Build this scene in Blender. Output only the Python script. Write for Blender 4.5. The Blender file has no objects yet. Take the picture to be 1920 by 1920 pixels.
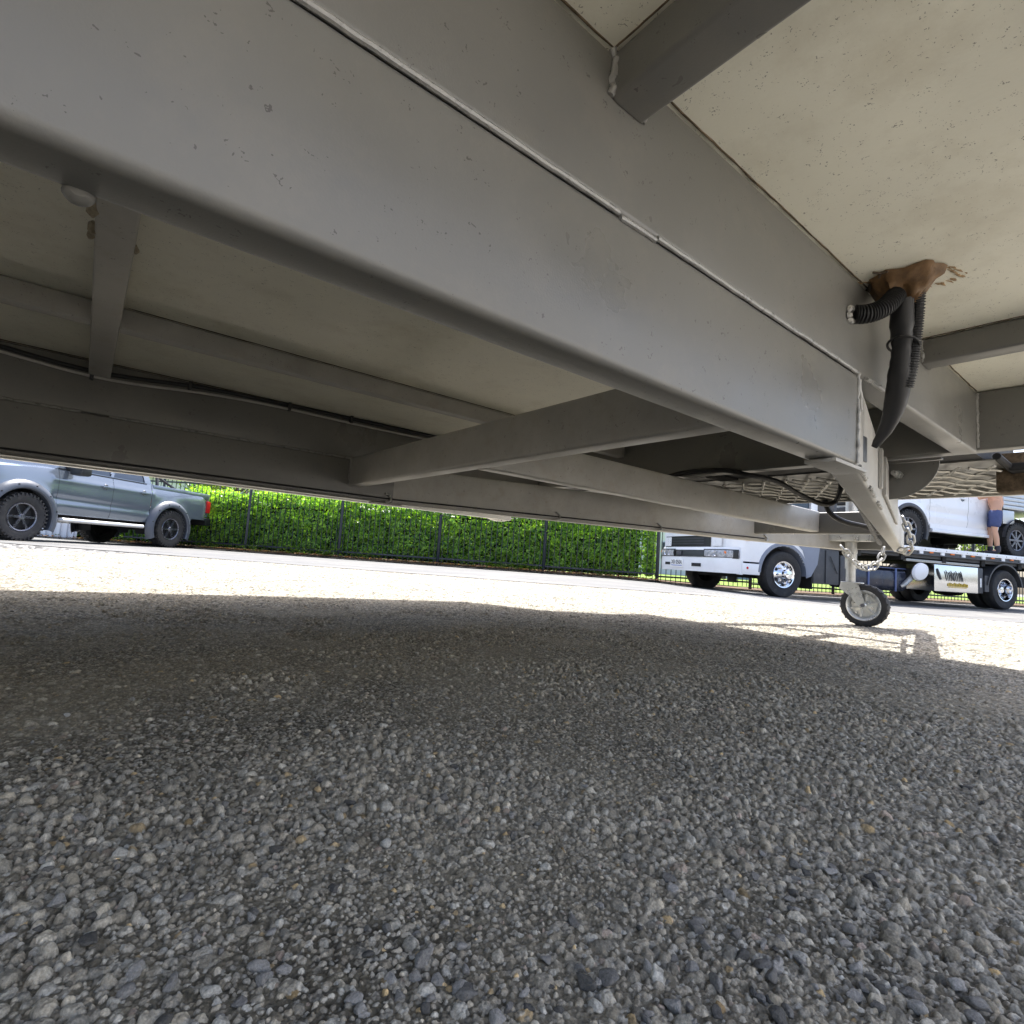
import bpy, bmesh, math, random
import numpy as np
from mathutils import Vector, Matrix
random.seed(7)
RNG = np.random.default_rng(11)
SC = bpy.context.scene
COL = SC.collection
PI = math.pi

# ------------------------------------------------------------------ camera
# world axes: x = forward along the caravan, y = across it, z = up
RC = ((0.7816111, 0.1060629, 0.6146826), (-0.6200928, 0.0253325, 0.7841194), (0.0675945, -0.9940367, 0.0855690))
cam_d = bpy.data.cameras.new("camera")
cam = bpy.data.objects.new("camera", cam_d)
COL.objects.link(cam)
cam.matrix_world = Matrix(((RC[0][0], -RC[0][1], -RC[0][2], 0.0),
                           (RC[1][0], -RC[1][1], -RC[1][2], 0.0),
                           (RC[2][0], -RC[2][1], -RC[2][2], 0.26),
                           (0, 0, 0, 1)))
cam_d.sensor_width = 36.0
cam_d.lens = 36.0 * 1020.0 / 1920.0
cam_d.clip_start = 0.01
cam_d.clip_end = 600.0
SC.camera = cam

# ------------------------------------------------------------------ light
SUN_E = math.radians(65.0)
SUN_AZ = (0.70, 0.71)
w = bpy.data.worlds.new("World")
SC.world = w
w.use_nodes = True
wn = w.node_tree
wn.nodes.clear()
sky = wn.nodes.new("ShaderNodeTexSky")
sky.sky_type = 'NISHITA'
sky.sun_disc = False
sky.air_density = 0.8
sky.dust_density = 4.0
sky.ozone_density = 0.6
sky.sun_elevation = SUN_E
sky.sun_rotation = math.atan2(SUN_AZ[0], SUN_AZ[1])
bg = wn.nodes.new("ShaderNodeBackground")
bg.inputs['Strength'].default_value = 0.11
wo = wn.nodes.new("ShaderNodeOutputWorld")
wn.links.new(sky.outputs[0], bg.inputs['Color'])
wn.links.new(bg.outputs[0], wo.inputs['Surface'])
sd = bpy.data.lights.new("sun", 'SUN')
sd.energy = 2.7
sd.angle = math.radians(0.5)
sd.color = (1.0, 0.985, 0.96)
sun = bpy.data.objects.new("sun", sd)
COL.objects.link(sun)
sdir = Vector((SUN_AZ[0] * math.cos(SUN_E), SUN_AZ[1] * math.cos(SUN_E), math.sin(SUN_E)))
sun.rotation_euler = (-sdir).to_track_quat('-Z', 'Y').to_euler()
sun.location = sdir * 30

SC.view_settings.view_transform = 'Standard'
SC.view_settings.look = 'None'
SC.view_settings.exposure = 2.15
SC.view_settings.gamma = 1.0
SC.cycles.use_denoising = True
SC.cycles.max_bounces = 8
SC.cycles.diffuse_bounces = 6
SC.cycles.glossy_bounces = 3
SC.cycles.transmission_bounces = 4
SC.cycles.transparent_max_bounces = 6
SC.cycles.sample_clamp_indirect = 6.0
SC.cycles.caustics_reflective = False
SC.cycles.caustics_refractive = False

# ------------------------------------------------------------------ helpers
AZ = math.radians(51.906585889)
RX, RY = math.sin(AZ), -math.cos(AZ)      # to the right of the view
FX, FY = math.cos(AZ), math.sin(AZ)       # into the view


def XZ(X, Z, h=0.0):
    """point X metres right, Z metres ahead of the photographer"""
    return Vector((X * RX + Z * FX, X * RY + Z * FY, h))


def sstep(a, b, x):
    t = np.clip((x - a) / (b - a), 0, 1)
    return t * t * (3 - 2 * t)


def ground_z(x, y):
    X = x * RX + y * RY
    Z = x * FX + y * FY
    return -0.115 * sstep(1.8, 6.0, X) * sstep(4.0, 7.5, Z) - 0.02 * sstep(8, 13, Z) * (1 - sstep(1.8, 6.0, X))


def gz(p):
    return float(ground_z(np.float64(p[0]), np.float64(p[1])))


class MB:
    """collects boxes, prisms, tubes and lathes into one mesh object"""

    def __init__(self):
        self.v = []
        self.f = []

    def add(self, vs, fs, M=None):
        o = len(self.v)
        for p in vs:
            p = Vector(p)
            self.v.append(M @ p if M is not None else p)
        for q in fs:
            self.f.append([o + i for i in q])
        return self

    def box(self, x0, x1, y0, y1, z0, z1, M=None, c=0.0):
        if c <= 0:
            vs = [(x, y, z) for x in (x0, x1) for y in (y0, y1) for z in (z0, z1)]
            fs = [(0, 1, 3, 2), (4, 6, 7, 5), (0, 4, 5, 1), (2, 3, 7, 6), (0, 2, 6, 4), (1, 5, 7, 3)]
            return self.add(vs, fs, M)
        bm = bmesh.new()
        bmesh.ops.create_cube(bm, size=1)
        for vv in bm.verts:
            vv.co = Vector(((x0 + x1) / 2 + vv.co.x * (x1 - x0), (y0 + y1) / 2 + vv.co.y * (y1 - y0), (z0 + z1) / 2 + vv.co.z * (z1 - z0)))
        bmesh.ops.bevel(bm, geom=list(bm.edges), offset=c, segments=2, affect='EDGES', profile=0.6)
        bm.verts.index_update()
        self.add([vv.co.copy() for vv in bm.verts], [[vv.index for vv in fc.verts] for fc in bm.faces], M)
        bm.free()
        return self

    def rhs(self, p0, p1, wid, z0, z1, r=0.008, seg=4, caps=True):
        """rolled hollow section: horizontal run p0->p1 (xy), width wid, rounded long edges"""
        p0 = Vector((p0[0], p0[1])); p1 = Vector((p1[0], p1[1]))
        d = (p1 - p0).normalized(); n = Vector((-d.y, d.x))
        prof = []
        hw = wid / 2
        for cx, cz, a0 in ((hw - r, z1 - r, 0), (-hw + r, z1 - r, PI / 2), (-hw + r, z0 + r, PI), (hw - r, z0 + r, 1.5 * PI)):
            for k in range(seg + 1):
                a = a0 + (PI / 2) * k / seg
                prof.append((cx + r * math.cos(a), cz + r * math.sin(a)))
        L = (p1 - p0).length
        ns = max(2, int(L / 0.25) + 1)
        vs = []
        for i in range(ns):
            c = p0 + d * (L * i / (ns - 1))
            vs += [(c.x + n.x * a, c.y + n.y * a, b) for a, b in prof]
        m = len(prof)
        fs = []
        for i in range(ns - 1):
            for k in range(m):
                fs.append((i * m + k, i * m + (k + 1) % m, (i + 1) * m + (k + 1) % m, (i + 1) * m + k))
        if caps:
            fs.append(list(range(m))[::-1]); fs.append([(ns - 1) * m + k for k in range(m)])
        return self.add(vs, fs)

    def prism(self, poly, thick, M=None, c=0):
        """2D polygon (x,z) extruded along y from 0 to thick"""
        n = len(poly)
        vs = [(a, 0, b) for a, b in poly] + [(a, thick, b) for a, b in poly]
        fs = [list(range(n)), list(range(2 * n - 1, n - 1, -1))]
        fs += [(i, n + i, n + (i + 1) % n, (i + 1) % n) for i in range(n)]
        return self.add(vs, fs, M)

    def tube(self, pts, r, n=10, M=None, cap=True, flat=1.0):
        pts = [Vector(p) for p in pts]
        rs = r if hasattr(r, '__len__') else [r] * len(pts)
        vs = []
        prev = None
        for i, p in enumerate(pts):
            t = (pts[min(i + 1, len(pts) - 1)] - pts[max(i - 1, 0)])
            if t.length < 1e-9:
                t = Vector((0, 0, 1))
            t.normalize()
            if prev is None:
                a = Vector((0, 0, 1)) if abs(t.z) < 0.9 else Vector((1, 0, 0))
                prev = t.cross(a).normalized()
            nrm = (prev - t * prev.dot(t)).normalized()
            prev = nrm
            b = t.cross(nrm)
            for k in range(n):
                an = 2 * PI * k / n
                vs.append(p + (nrm * math.cos(an) + b * math.sin(an) * flat) * rs[i])
        fs = []
        for i in range(len(pts) - 1):
            for k in range(n):
                fs.append((i * n + k, i * n + (k + 1) % n, (i + 1) * n + (k + 1) % n, (i + 1) * n + k))
        if cap:
            fs.append(list(range(n))[::-1]); fs.append([(len(pts) - 1) * n + k for k in range(n)])
        return self.add(vs, fs, M)

    def lathe(self, prof, n=32, M=None, close=False):
        """profile of (radius, y) revolved about the y axis"""
        vs = []
        for i in range(n):
            a = 2 * PI * i / n
            vs += [(r * math.cos(a), y, r * math.sin(a)) for r, y in prof]
        m = len(prof)
        fs = []
        for i in range(n):
            j = (i + 1) % n
            for k in range(m - 1 if not close else m):
                kk = (k + 1) % m
                fs.append((i * m + k, j * m + k, j * m + kk, i * m + kk))
        return self.add(vs, fs, M)

    def grid(self, P, keep=None, M=None, flip=False):
        """P[i][j] points -> quads"""
        ni, nj = len(P), len(P[0])
        vs = [p for row in P for p in row]
        fs = []
        for i in range(ni - 1):
            for j in range(nj - 1):
                q = (i * nj + j, (i + 1) * nj + j, (i + 1) * nj + j + 1, i * nj + j + 1)
                if keep is not None:
                    c = sum((Vector(vs[k]) for k in q), Vector()) / 4
                    if not keep(c):
                        continue
                fs.append(q[::-1] if flip else q)
        return self.add(vs, fs, M)

    def build(self, name, mat, parent=None, off=None, smooth=35, label=None):
        me = bpy.data.meshes.new(name)
        vs = self.v if off is None else [p - Vector(off) for p in self.v]
        me.from_pydata([tuple(p) for p in vs], [], self.f)
        me.validate()
        bm = bmesh.new(); bm.from_mesh(me)
        loose = [vv for vv in bm.verts if not vv.link_faces]
        bmesh.ops.delete(bm, geom=loose, context='VERTS')
        bmesh.ops.recalc_face_normals(bm, faces=bm.faces)
        bm.to_mesh(me); bm.free()
        if smooth:
            me.polygons.foreach_set('use_smooth', [True] * len(me.polygons))
            me.set_sharp_from_angle(angle=math.radians(smooth))
        if mat is not None:
            me.materials.append(mat)
        o = bpy.data.objects.new(name, me)
        COL.objects.link(o)
        if parent is not None:
            o.parent = parent
        if label:
            o['label'] = label
        return o


def curve(pts, n=6):
    """Catmull-Rom through the points"""
    pts = [Vector(p) for p in pts]
    out = []
    for i in range(len(pts) - 1):
        p0, p1, p2, p3 = pts[max(i - 1, 0)], pts[i], pts[i + 1], pts[min(i + 2, len(pts) - 1)]
        for k in range(n):
            t = k / n
            out.append(0.5 * ((2 * p1) + (p2 - p0) * t + (2 * p0 - 5 * p1 + 4 * p2 - p3) * t * t + (3 * p1 - p0 - 3 * p2 + p3) * t ** 3))
    out.append(pts[-1])
    return out


class Multi:
    """like MB, but every tube or box becomes an object of its own"""

    def __init__(self):
        self.parts = []

    def tube(self, *a, **k):
        self.parts.append(MB().tube(*a, **k)); return self

    def box(self, *a, **k):
        self.parts.append(MB().box(*a, **k)); return self

    def rhs(self, *a, **k):
        self.parts.append(MB().rhs(*a, **k)); return self

    def grid(self, *a, **k):
        self.parts.append(MB().grid(*a, **k)); return self

    def build(self, *a, **k):
        o = None
        for p in self.parts:
            o = p.build(*a, **k)
        return o


def tag(o, label, cat, group=None):
    o['label'] = label
    o['category'] = cat
    if group:
        o['group'] = group
    return o


def empty(name, label, cat, loc=(0, 0, 0), rz=0.0, group=None):
    o = bpy.data.objects.new(name, None)
    COL.objects.link(o)
    o.empty_display_size = 0.2
    o.location = loc
    o.rotation_euler = (0, 0, rz)
    return tag(o, label, cat, group)


def structure(o):
    o['kind'] = 'structure'
    return o


def Tm(x, y, z):
    return Matrix.Translation((x, y, z))


def Rm(ax, deg):
    return Matrix.Rotation(math.radians(deg), 4, ax)


def np_mesh(name, V, F, mat, colors=None, smooth=False):
    me = bpy.data.meshes.new(name)
    nv, nf, k = len(V), len(F), F.shape[1]
    me.vertices.add(nv)
    me.vertices.foreach_set('co', np.ascontiguousarray(V, dtype=np.float32).ravel())
    me.loops.add(nf * k)
    me.loops.foreach_set('vertex_index', np.ascontiguousarray(F, dtype=np.int32).ravel())
    me.polygons.add(nf)
    me.polygons.foreach_set('loop_start', np.arange(0, nf * k, k, dtype=np.int32))
    me.polygons.foreach_set('loop_total', np.full(nf, k, dtype=np.int32))
    if smooth:
        me.polygons.foreach_set('use_smooth', np.ones(nf, dtype=bool))
    if colors is not None:
        at = me.attributes.new('col', 'FLOAT_COLOR', 'POINT')
        c4 = np.ones((nv, 4), dtype=np.float32)
        c4[:, :3] = colors
        at.data.foreach_set('color', c4.ravel())
    me.update()
    me.validate()
    if mat is not None:
        me.materials.append(mat)
    o = bpy.data.objects.new(name, me)
    COL.objects.link(o)
    return o


# ------------------------------------------------------------------ materials
def new_mat(name):
    m = bpy.data.materials.new(name)
    m.use_nodes = True
    nt = m.node_tree
    return m, nt, nt.nodes['Principled BSDF']


def N(nt, t, **kw):
    n = nt.nodes.new(t)
    for k, v in kw.items():
        if k in n.inputs:
            n.inputs[k].default_value = v
        else:
            setattr(n, k, v)
    return n


def mixc(nt, fac, a, b, mode='MIX'):
    n = nt.nodes.new('ShaderNodeMix')
    n.data_type = 'RGBA'
    n.blend_type = mode
    for sock, val in ((n.inputs[0], fac), (n.inputs[6], a), (n.inputs[7], b)):
        if isinstance(val, bpy.types.NodeSocket):
            nt.links.new(val, sock)
        elif isinstance(val, (int, float)):
            sock.default_value = val
        else:
            sock.default_value = (*val, 1)
    return n.outputs[2]


def ramp(nt, sock, p0, p1, c0=0.0, c1=1.0):
    n = nt.nodes.new('ShaderNodeMapRange')
    n.inputs[1].default_value = p0
    n.inputs[2].default_value = p1
    n.inputs[3].default_value = c0
    n.inputs[4].default_value = c1
    nt.links.new(sock, n.inputs[0])
    return n.outputs[0]


def surf(name, col, rough=0.5, metal=0.0, mottle=0.12, mscale=3.0, specks=0.0, sscale=60.0, speck_col=(0.05, 0.045, 0.04),
         bump=0.0, bscale=200.0, stretch=None, coat=0.0, grime=None, gscale=4.0, gamt=0.3, rvar=0.12):
    m, nt, b = new_mat(name)
    tc = N(nt, 'ShaderNodeTexCoord')
    vec = tc.outputs['Object']
    if stretch:
        mp = N(nt, 'ShaderNodeMapping')
        mp.inputs['Scale'].default_value = stretch
        nt.links.new(vec, mp.inputs[0])
        vec = mp.outputs[0]
    n1 = N(nt, 'ShaderNodeTexNoise', Scale=mscale, Detail=5.0, Roughness=0.6)
    nt.links.new(vec, n1.inputs['Vector'])
    f = ramp(nt, n1.outputs[0], 0.3, 0.7)
    c = mixc(nt, f, tuple(x * (1 - mottle) for x in col), tuple(min(1, x * (1 + mottle)) for x in col))
    if grime:
        n3 = N(nt, 'ShaderNodeTexNoise', Scale=gscale, Detail=8.0, Roughness=0.72)
        nt.links.new(vec, n3.inputs['Vector'])
        g = ramp(nt, n3.outputs[0], 0.5, 0.72, 0.0, gamt)
        c = mixc(nt, g, c, grime)
    if specks > 0:
        v = N(nt, 'ShaderNodeTexVoronoi', Scale=sscale)
        v.feature = 'F1'
        wob = N(nt, 'ShaderNodeTexNoise', Scale=sscale * 1.7, Detail=2.0)
        nt.links.new(vec, wob.inputs['Vector'])
        vadd = N(nt, 'ShaderNodeVectorMath', operation='MULTIPLY_ADD')
        nt.links.new(wob.outputs[1], vadd.inputs[0])
        vadd.inputs[1].default_value = (0.03, 0.03, 0.03)
        nt.links.new(vec, vadd.inputs[2])
        nt.links.new(vadd.outputs[0], v.inputs['Vector'])
        sep = N(nt, 'ShaderNodeSeparateColor')
        nt.links.new(v.outputs['Color'], sep.inputs[0])
        thr = ramp(nt, sep.outputs[0], 1 - specks, 1.0, 0.0, 0.30)
        lt = N(nt, 'ShaderNodeMath', operation='LESS_THAN')
        nt.links.new(v.outputs['Distance'], lt.inputs[0])
        nt.links.new(thr, lt.inputs[1])
        mul = N(nt, 'ShaderNodeMath', operation='MULTIPLY')
        nt.links.new(lt.outputs[0], mul.inputs[0])
        mul.inputs[1].default_value = 0.75
        c = mixc(nt, mul.outputs[0], c, speck_col)
    nt.links.new(c, b.inputs['Base Color'])
    r = ramp(nt, n1.outputs[0], 0.3, 0.7, max(0.03, rough - rvar), min(1, rough + rvar))
    nt.links.new(r, b.inputs['Roughness'])
    b.inputs['Metallic'].default_value = metal
    if rough > 0.8:
        b.inputs['Specular IOR Level'].default_value = 0.12
    if coat:
        b.inputs['Coat Weight'].default_value = coat
        b.inputs['Coat Roughness'].default_value = 0.05
    if bump:
        n2 = N(nt, 'ShaderNodeTexNoise', Scale=bscale, Detail=4.0)
        nt.links.new(vec, n2.inputs['Vector'])
        bn = N(nt, 'ShaderNodeBump', Strength=bump, Distance=0.002)
        nt.links.new(n2.outputs[0], bn.inputs['Height'])
        nt.links.new(bn.outputs[0], b.inputs['Normal'])
    return m


def vcol_mat(name, rough=0.8, noise=0.25, nscale=400.0, bump=0.4, bscale=600.0, transl=0.0, spec=0.5):
    m, nt, b = new_mat(name)
    at = N(nt, 'ShaderNodeAttribute', attribute_name='col')
    tc = N(nt, 'ShaderNodeTexCoord')
    n1 = N(nt, 'ShaderNodeTexNoise', Scale=nscale, Detail=4.0, Roughness=0.7)
    nt.links.new(tc.outputs['Object'], n1.inputs['Vector'])
    f = ramp(nt, n1.outputs[0], 0.25, 0.75, 1 - noise, 1 + noise)
    vm = N(nt, 'ShaderNodeVectorMath', operation='SCALE')
    nt.links.new(at.outputs['Color'], vm.inputs[0])
    nt.links.new(f, vm.inputs['Scale'])
    nt.links.new(vm.outputs[0], b.inputs['Base Color'])
    b.inputs['Roughness'].default_value = rough
    b.inputs['Specular IOR Level'].default_value = spec
    if bump:
        n2 = N(nt, 'ShaderNodeTexNoise', Scale=bscale, Detail=3.0)
        nt.links.new(tc.outputs['Object'], n2.inputs['Vector'])
        bn = N(nt, 'ShaderNodeBump', Strength=bump, Distance=0.001)
        nt.links.new(n2.outputs[0], bn.inputs['Height'])
        nt.links.new(bn.outputs[0], b.inputs['Normal'])
    if transl:
        tr = N(nt, 'ShaderNodeBsdfTranslucent')
        sc2 = N(nt, 'ShaderNodeVectorMath', operation='MULTIPLY')
        sc2.inputs[1].default_value = (2.2, 2.3, 0.7)
        nt.links.new(vm.outputs[0], sc2.inputs[0])
        nt.links.new(sc2.outputs[0], tr.inputs['Color'])
        mx = N(nt, 'ShaderNodeMixShader')
        mx.inputs[0].default_value = transl
        nt.links.new(b.outputs[0], mx.inputs[1])
        nt.links.new(tr.outputs[0], mx.inputs[2])
        nt.links.new(mx.outputs[0], nt.nodes['Material Output'].inputs['Surface'])
    return m


M_frame = surf('chassis_grey', (0.150, 0.147, 0.136), 0.36, 0.0, 0.07, 4.0, 0.22, 110.0, (0.05, 0.045, 0.04), 0.08, 500.0, grime=(0.235, 0.215, 0.18), gscale=9.0, gamt=0.28)
M_frame2 = surf('chassis_grey_dusty', (0.38, 0.37, 0.345), 0.48, 0.0, 0.12, 9.0, 0.25, 110.0, (0.12, 0.11, 0.10), 0.15, 350.0,
                grime=(0.30, 0.26, 0.20), gscale=14, gamt=0.5)
M_weld = surf('weld_bead', (0.27, 0.265, 0.25), 0.32, 0.1, 0.15, 60.0, bump=0.25, bscale=300)
M_floor = surf('floor_cream', (0.84, 0.815, 0.69), 0.5, 0.0, 0.05, 5.0, 0.36, 130.0, (0.15, 0.13, 0.09), 0.10, 160.0,
               grime=(0.50, 0.44, 0.31), gscale=6.0, gamt=0.35)
M_white = surf('caravan_white', (0.82, 0.81, 0.78), 0.3, 0, 0.03)
M_black = surf('black_plastic', (0.016, 0.016, 0.017), 0.42, 0, 0.25, 20.0, bump=0.1, bscale=120)
M_blackmatt = surf('black_matt', (0.012, 0.012, 0.013), 0.75, 0, 0.3, 10.0)
M_rubber = surf('tyre_rubber', (0.016, 0.016, 0.017), 0.72, 0, 0.25, 14.0, bump=0.2, bscale=150, grime=(0.07, 0.064, 0.056), gscale=9.0, gamt=0.5)
M_zinc = surf('zinc_plate', (0.62, 0.63, 0.62), 0.33, 0.75, 0.12, 25.0, bump=0.1, bscale=90)
M_galv = surf('galvanised', (0.40, 0.40, 0.385), 0.42, 0.6, 0.18, 30.0, 0.2, 90.0, bump=0.12, bscale=120)
M_alu = surf('aluminium_mesh', (0.44, 0.43, 0.40), 0.45, 0.5, 0.15, 20.0, grime=(0.36, 0.31, 0.24), gscale=12, gamt=0.45)
M_foam = surf('brown_sealant', (0.17, 0.095, 0.04), 0.62, 0, 0.45, 40.0, 0.4, 160.0, (0.05, 0.025, 0.01), 0.6, 120.0,
              grime=(0.08, 0.05, 0.03), gscale=25, gamt=0.7)
M_stain = surf('brown_smear', (0.30, 0.20, 0.10), 0.7, 0, 0.3, 60.0)
M_mat = surf('dirt_brown', (0.11, 0.082, 0.055), 0.9, 0, 0.55, 60.0, 0.6, 110.0, (0.02, 0.015, 0.01), 0.9, 90.0)
M_cable = surf('cable_black', (0.011, 0.011, 0.012), 0.5, 0, 0.2, 40.0)
M_cablegrey = surf('cable_grey', (0.42, 0.41, 0.39), 0.45, 0, 0.1, 40.0)
M_glue = surf('pale_glue', (0.36, 0.30, 0.20), 0.6, 0, 0.3, 120.0, bump=0.5, bscale=200)
M_concrete = surf('concrete', (0.14, 0.14, 0.137), 0.85, 0, 0.13, 1.3, 0.4, 45.0, (0.2, 0.19, 0.17), 0.5, 90.0,
                  grime=(0.25, 0.23, 0.2), gscale=0.8, gamt=0.55)
M_pad = surf('bounce_pad_pale', (0.52, 0.505, 0.47), 0.85, 0, 0.08, 1.5)  # surface of the added light-bouncing slab
M_soil = surf('garden_soil', (0.095, 0.065, 0.042), 0.95, 0, 0.5, 9.0, 0.6, 30.0, (0.22, 0.12, 0.06), 1.0, 45.0)
M_lawn = surf('lawn_green', (0.13, 0.19, 0.035), 0.9, 0, 0.4, 6.0, bump=1.0, bscale=60)
M_fence = surf('fence_black', (0.022, 0.026, 0.034), 0.42, 0.0, 0.15, 8.0)
M_utepaint = surf('ute_silver_blue', (0.175, 0.205, 0.245), 0.2, 0.45, 0.04, 2.0, coat=0.8, rvar=0.04)
M_utewhite = surf('ute_white', (0.76, 0.77, 0.80), 0.3, 0, 0.02, 2.0, coat=0.7, rvar=0.05)
M_trkwhite = surf('truck_white', (0.78, 0.79, 0.81), 0.32, 0, 0.03, 2.0, coat=0.6, rvar=0.05, grime=(0.45, 0.42, 0.38), gscale=3.0, gamt=0.15)
M_trkgrey = surf('truck_dark_grey', (0.05, 0.053, 0.06), 0.5, 0, 0.2, 6.0, grime=(0.15, 0.13, 0.11), gscale=6, gamt=0.35)
M_trkblue = surf('tank_blue_black', (0.03, 0.035, 0.055), 0.22, 0.3, 0.2, 6.0, grime=(0.16, 0.13, 0.1), gscale=5, gamt=0.35)
M_chrome = surf('chrome', (0.80, 0.80, 0.81), 0.09, 1.0, 0.04, 5.0, rvar=0.04)
M_polish = surf('polished_steel', (0.78, 0.78, 0.77), 0.16, 1.0, 0.05, 3.0, rvar=0.06, bump=0.35, bscale=9.0)
M_darkmetal = surf('dark_alloy', (0.16, 0.165, 0.19), 0.28, 0.7, 0.12, 20.0)
M_alloy = surf('tray_alloy', (0.55, 0.56, 0.57), 0.38, 0.8, 0.1, 8.0)
M_glass = surf('tinted_glass', (0.03, 0.045, 0.07), 0.06, 0.0, 0.05, 2.0, rvar=0.02)
M_lampbody = surf('lamp_body', (0.36, 0.37, 0.39), 0.2, 0.1, 0.5, 22.0, rvar=0.05)
M_lens = surf('clear_lens', (0.62, 0.63, 0.64), 0.12, 0.6, 0.25, 30.0, rvar=0.05)
M_red = surf('red_lens', (0.55, 0.02, 0.02), 0.15, 0, 0.1, 20.0, rvar=0.05)
M_orange = surf('amber_lens', (0.80, 0.20, 0.03), 0.2, 0, 0.1, 20.0, rvar=0.05)
M_yellow = surf('yellow_lettering', (0.60, 0.40, 0.03), 0.5, 0, 0.2, 30.0)
M_plate = surf('plate_white', (0.78, 0.79, 0.78), 0.4, 0, 0.02)
M_platetxt = surf('plate_black', (0.02, 0.02, 0.025), 0.5, 0, 0.05)
M_plateblue = surf('plate_blue', (0.03, 0.08, 0.40), 0.5, 0, 0.05)
M_skin = surf('skin', (0.55, 0.31, 0.20), 0.5, 0, 0.06, 8.0)
M_short = surf('blue_shorts', (0.075, 0.095, 0.20), 0.85, 0, 0.15, 12.0, bump=0.3, bscale=60)
M_top = surf('tan_top', (0.62, 0.36, 0.25), 0.85, 0, 0.12, 12.0, bump=0.3, bscale=60)
M_boot = surf('dark_boot', (0.02, 0.02, 0.03), 0.6, 0, 0.1)
M_hair = surf('brown_hair', (0.05, 0.03, 0.02), 0.6, 0, 0.2, 60.0)
M_bark = surf('bark', (0.13, 0.10, 0.075), 0.9, 0, 0.35, 12.0, bump=0.8, bscale=40)
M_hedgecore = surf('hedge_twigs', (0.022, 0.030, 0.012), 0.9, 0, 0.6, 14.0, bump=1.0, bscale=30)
M_leaf = vcol_mat('hedge_leaf', 0.38, 0.15, 30.0, 0.0, transl=0.5)
M_dryleaf = vcol_mat('dry_leaf', 0.7, 0.2, 30.0, 0.0, transl=0.15)
M_wall = surf('pale_render', (0.72, 0.73, 0.75), 0.8, 0, 0.06, 1.0)
M_roofblue = surf('blue_sheet_roof', (0.25, 0.33, 0.45), 0.5, 0, 0.08, 1.0)
M_stone = vcol_mat('chip_stone', 0.9, 0.42, 650.0, 0.9, 1100.0, spec=0.12)


# ------------------------------------------------------------------ ground
def h2(ix, iy, k):
    n = (ix.astype(np.int64) * 374761393 + iy.astype(np.int64) * 668265263 + k * 2147483647 + 144269) & 0xFFFFFFFF
    n = ((n ^ (n >> 13)) * 1274126177) & 0xFFFFFFFF
    n = ((n ^ (n >> 16)) * 2246822519) & 0xFFFFFFFF
    n = n ^ (n >> 15)
    return (n & 0xFFFFFF).astype(np.float32) / np.float32(0xFFFFFF)


def vnoise(x, y, s, k):
    x = x / s; y = y / s
    ix = np.floor(x); iy = np.floor(y)
    fx = (x - ix).astype(np.float32); fy = (y - iy).astype(np.float32)
    fx = fx * fx * (3 - 2 * fx); fy = fy * fy * (3 - 2 * fy)
    ix = ix.astype(np.int64); iy = iy.astype(np.int64)
    a = h2(ix, iy, k); b = h2(ix + 1, iy, k); c = h2(ix, iy + 1, k); d = h2(ix + 1, iy + 1, k)
    return (a * (1 - fx) + b * fx) * (1 - fy) + (c * (1 - fx) + d * fx) * fy


def stones(x, y, cell, k, prob, rmin, rmax, hmin, hmax, h, tone, hue):
    ix0 = np.floor(x / cell).astype(np.int64)
    iy0 = np.floor(y / cell).astype(np.int64)
    for dx in (-1, 0, 1):
        for dy in (-1, 0, 1):
            ix = ix0 + dx; iy = iy0 + dy
            ex = h2(ix, iy, k) < prob
            cx = (ix + 0.1 + 0.8 * h2(ix, iy, k + 1)) * cell
            cy = (iy + 0.1 + 0.8 * h2(ix, iy, k + 2)) * cell
            r = rmin + (rmax - rmin) * h2(ix, iy, k + 3)
            a = h2(ix, iy, k + 4) * np.float32(PI)
            asp = 0.6 + 0.4 * h2(ix, iy, k + 5)
            ca = np.cos(a); sa = np.sin(a)
            ux = (x - cx).astype(np.float32); uy = (y - cy).astype(np.float32)
            p = (ux * ca + uy * sa) / r
            q = (-ux * sa + uy * ca) / (r * asp)
            # slightly angular outline
            d = np.sqrt(p * p + q * q)
            b8 = h2(ix, iy, k + 11) * np.float32(PI)
            p2 = p * np.cos(b8) + q * np.sin(b8); q2 = -p * np.sin(b8) + q * np.cos(b8)
            d = 0.45 * d + 0.55 * np.maximum(np.maximum(np.abs(p2), np.abs(q2)), 0.74 * (np.abs(p2) + np.abs(q2))) * 1.08
            hh = (hmin + (hmax - hmin) * h2(ix, iy, k + 6)) * np.clip(1 - d ** 3.5, 0, 1) ** 0.6
            hh = hh * (1 + 0.25 * (p * (h2(ix, iy, k + 7) - 0.5) + q * (h2(ix, iy, k + 8) - 0.5)) * 2)
            ok = ex & (d < 1) & (hh > h)
            h = np.where(ok, hh, h)
            tone = np.where(ok, h2(ix, iy, k + 9), tone)
            hue = np.where(ok, h2(ix, iy, k + 10), hue)
    return h, tone, hue


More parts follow.
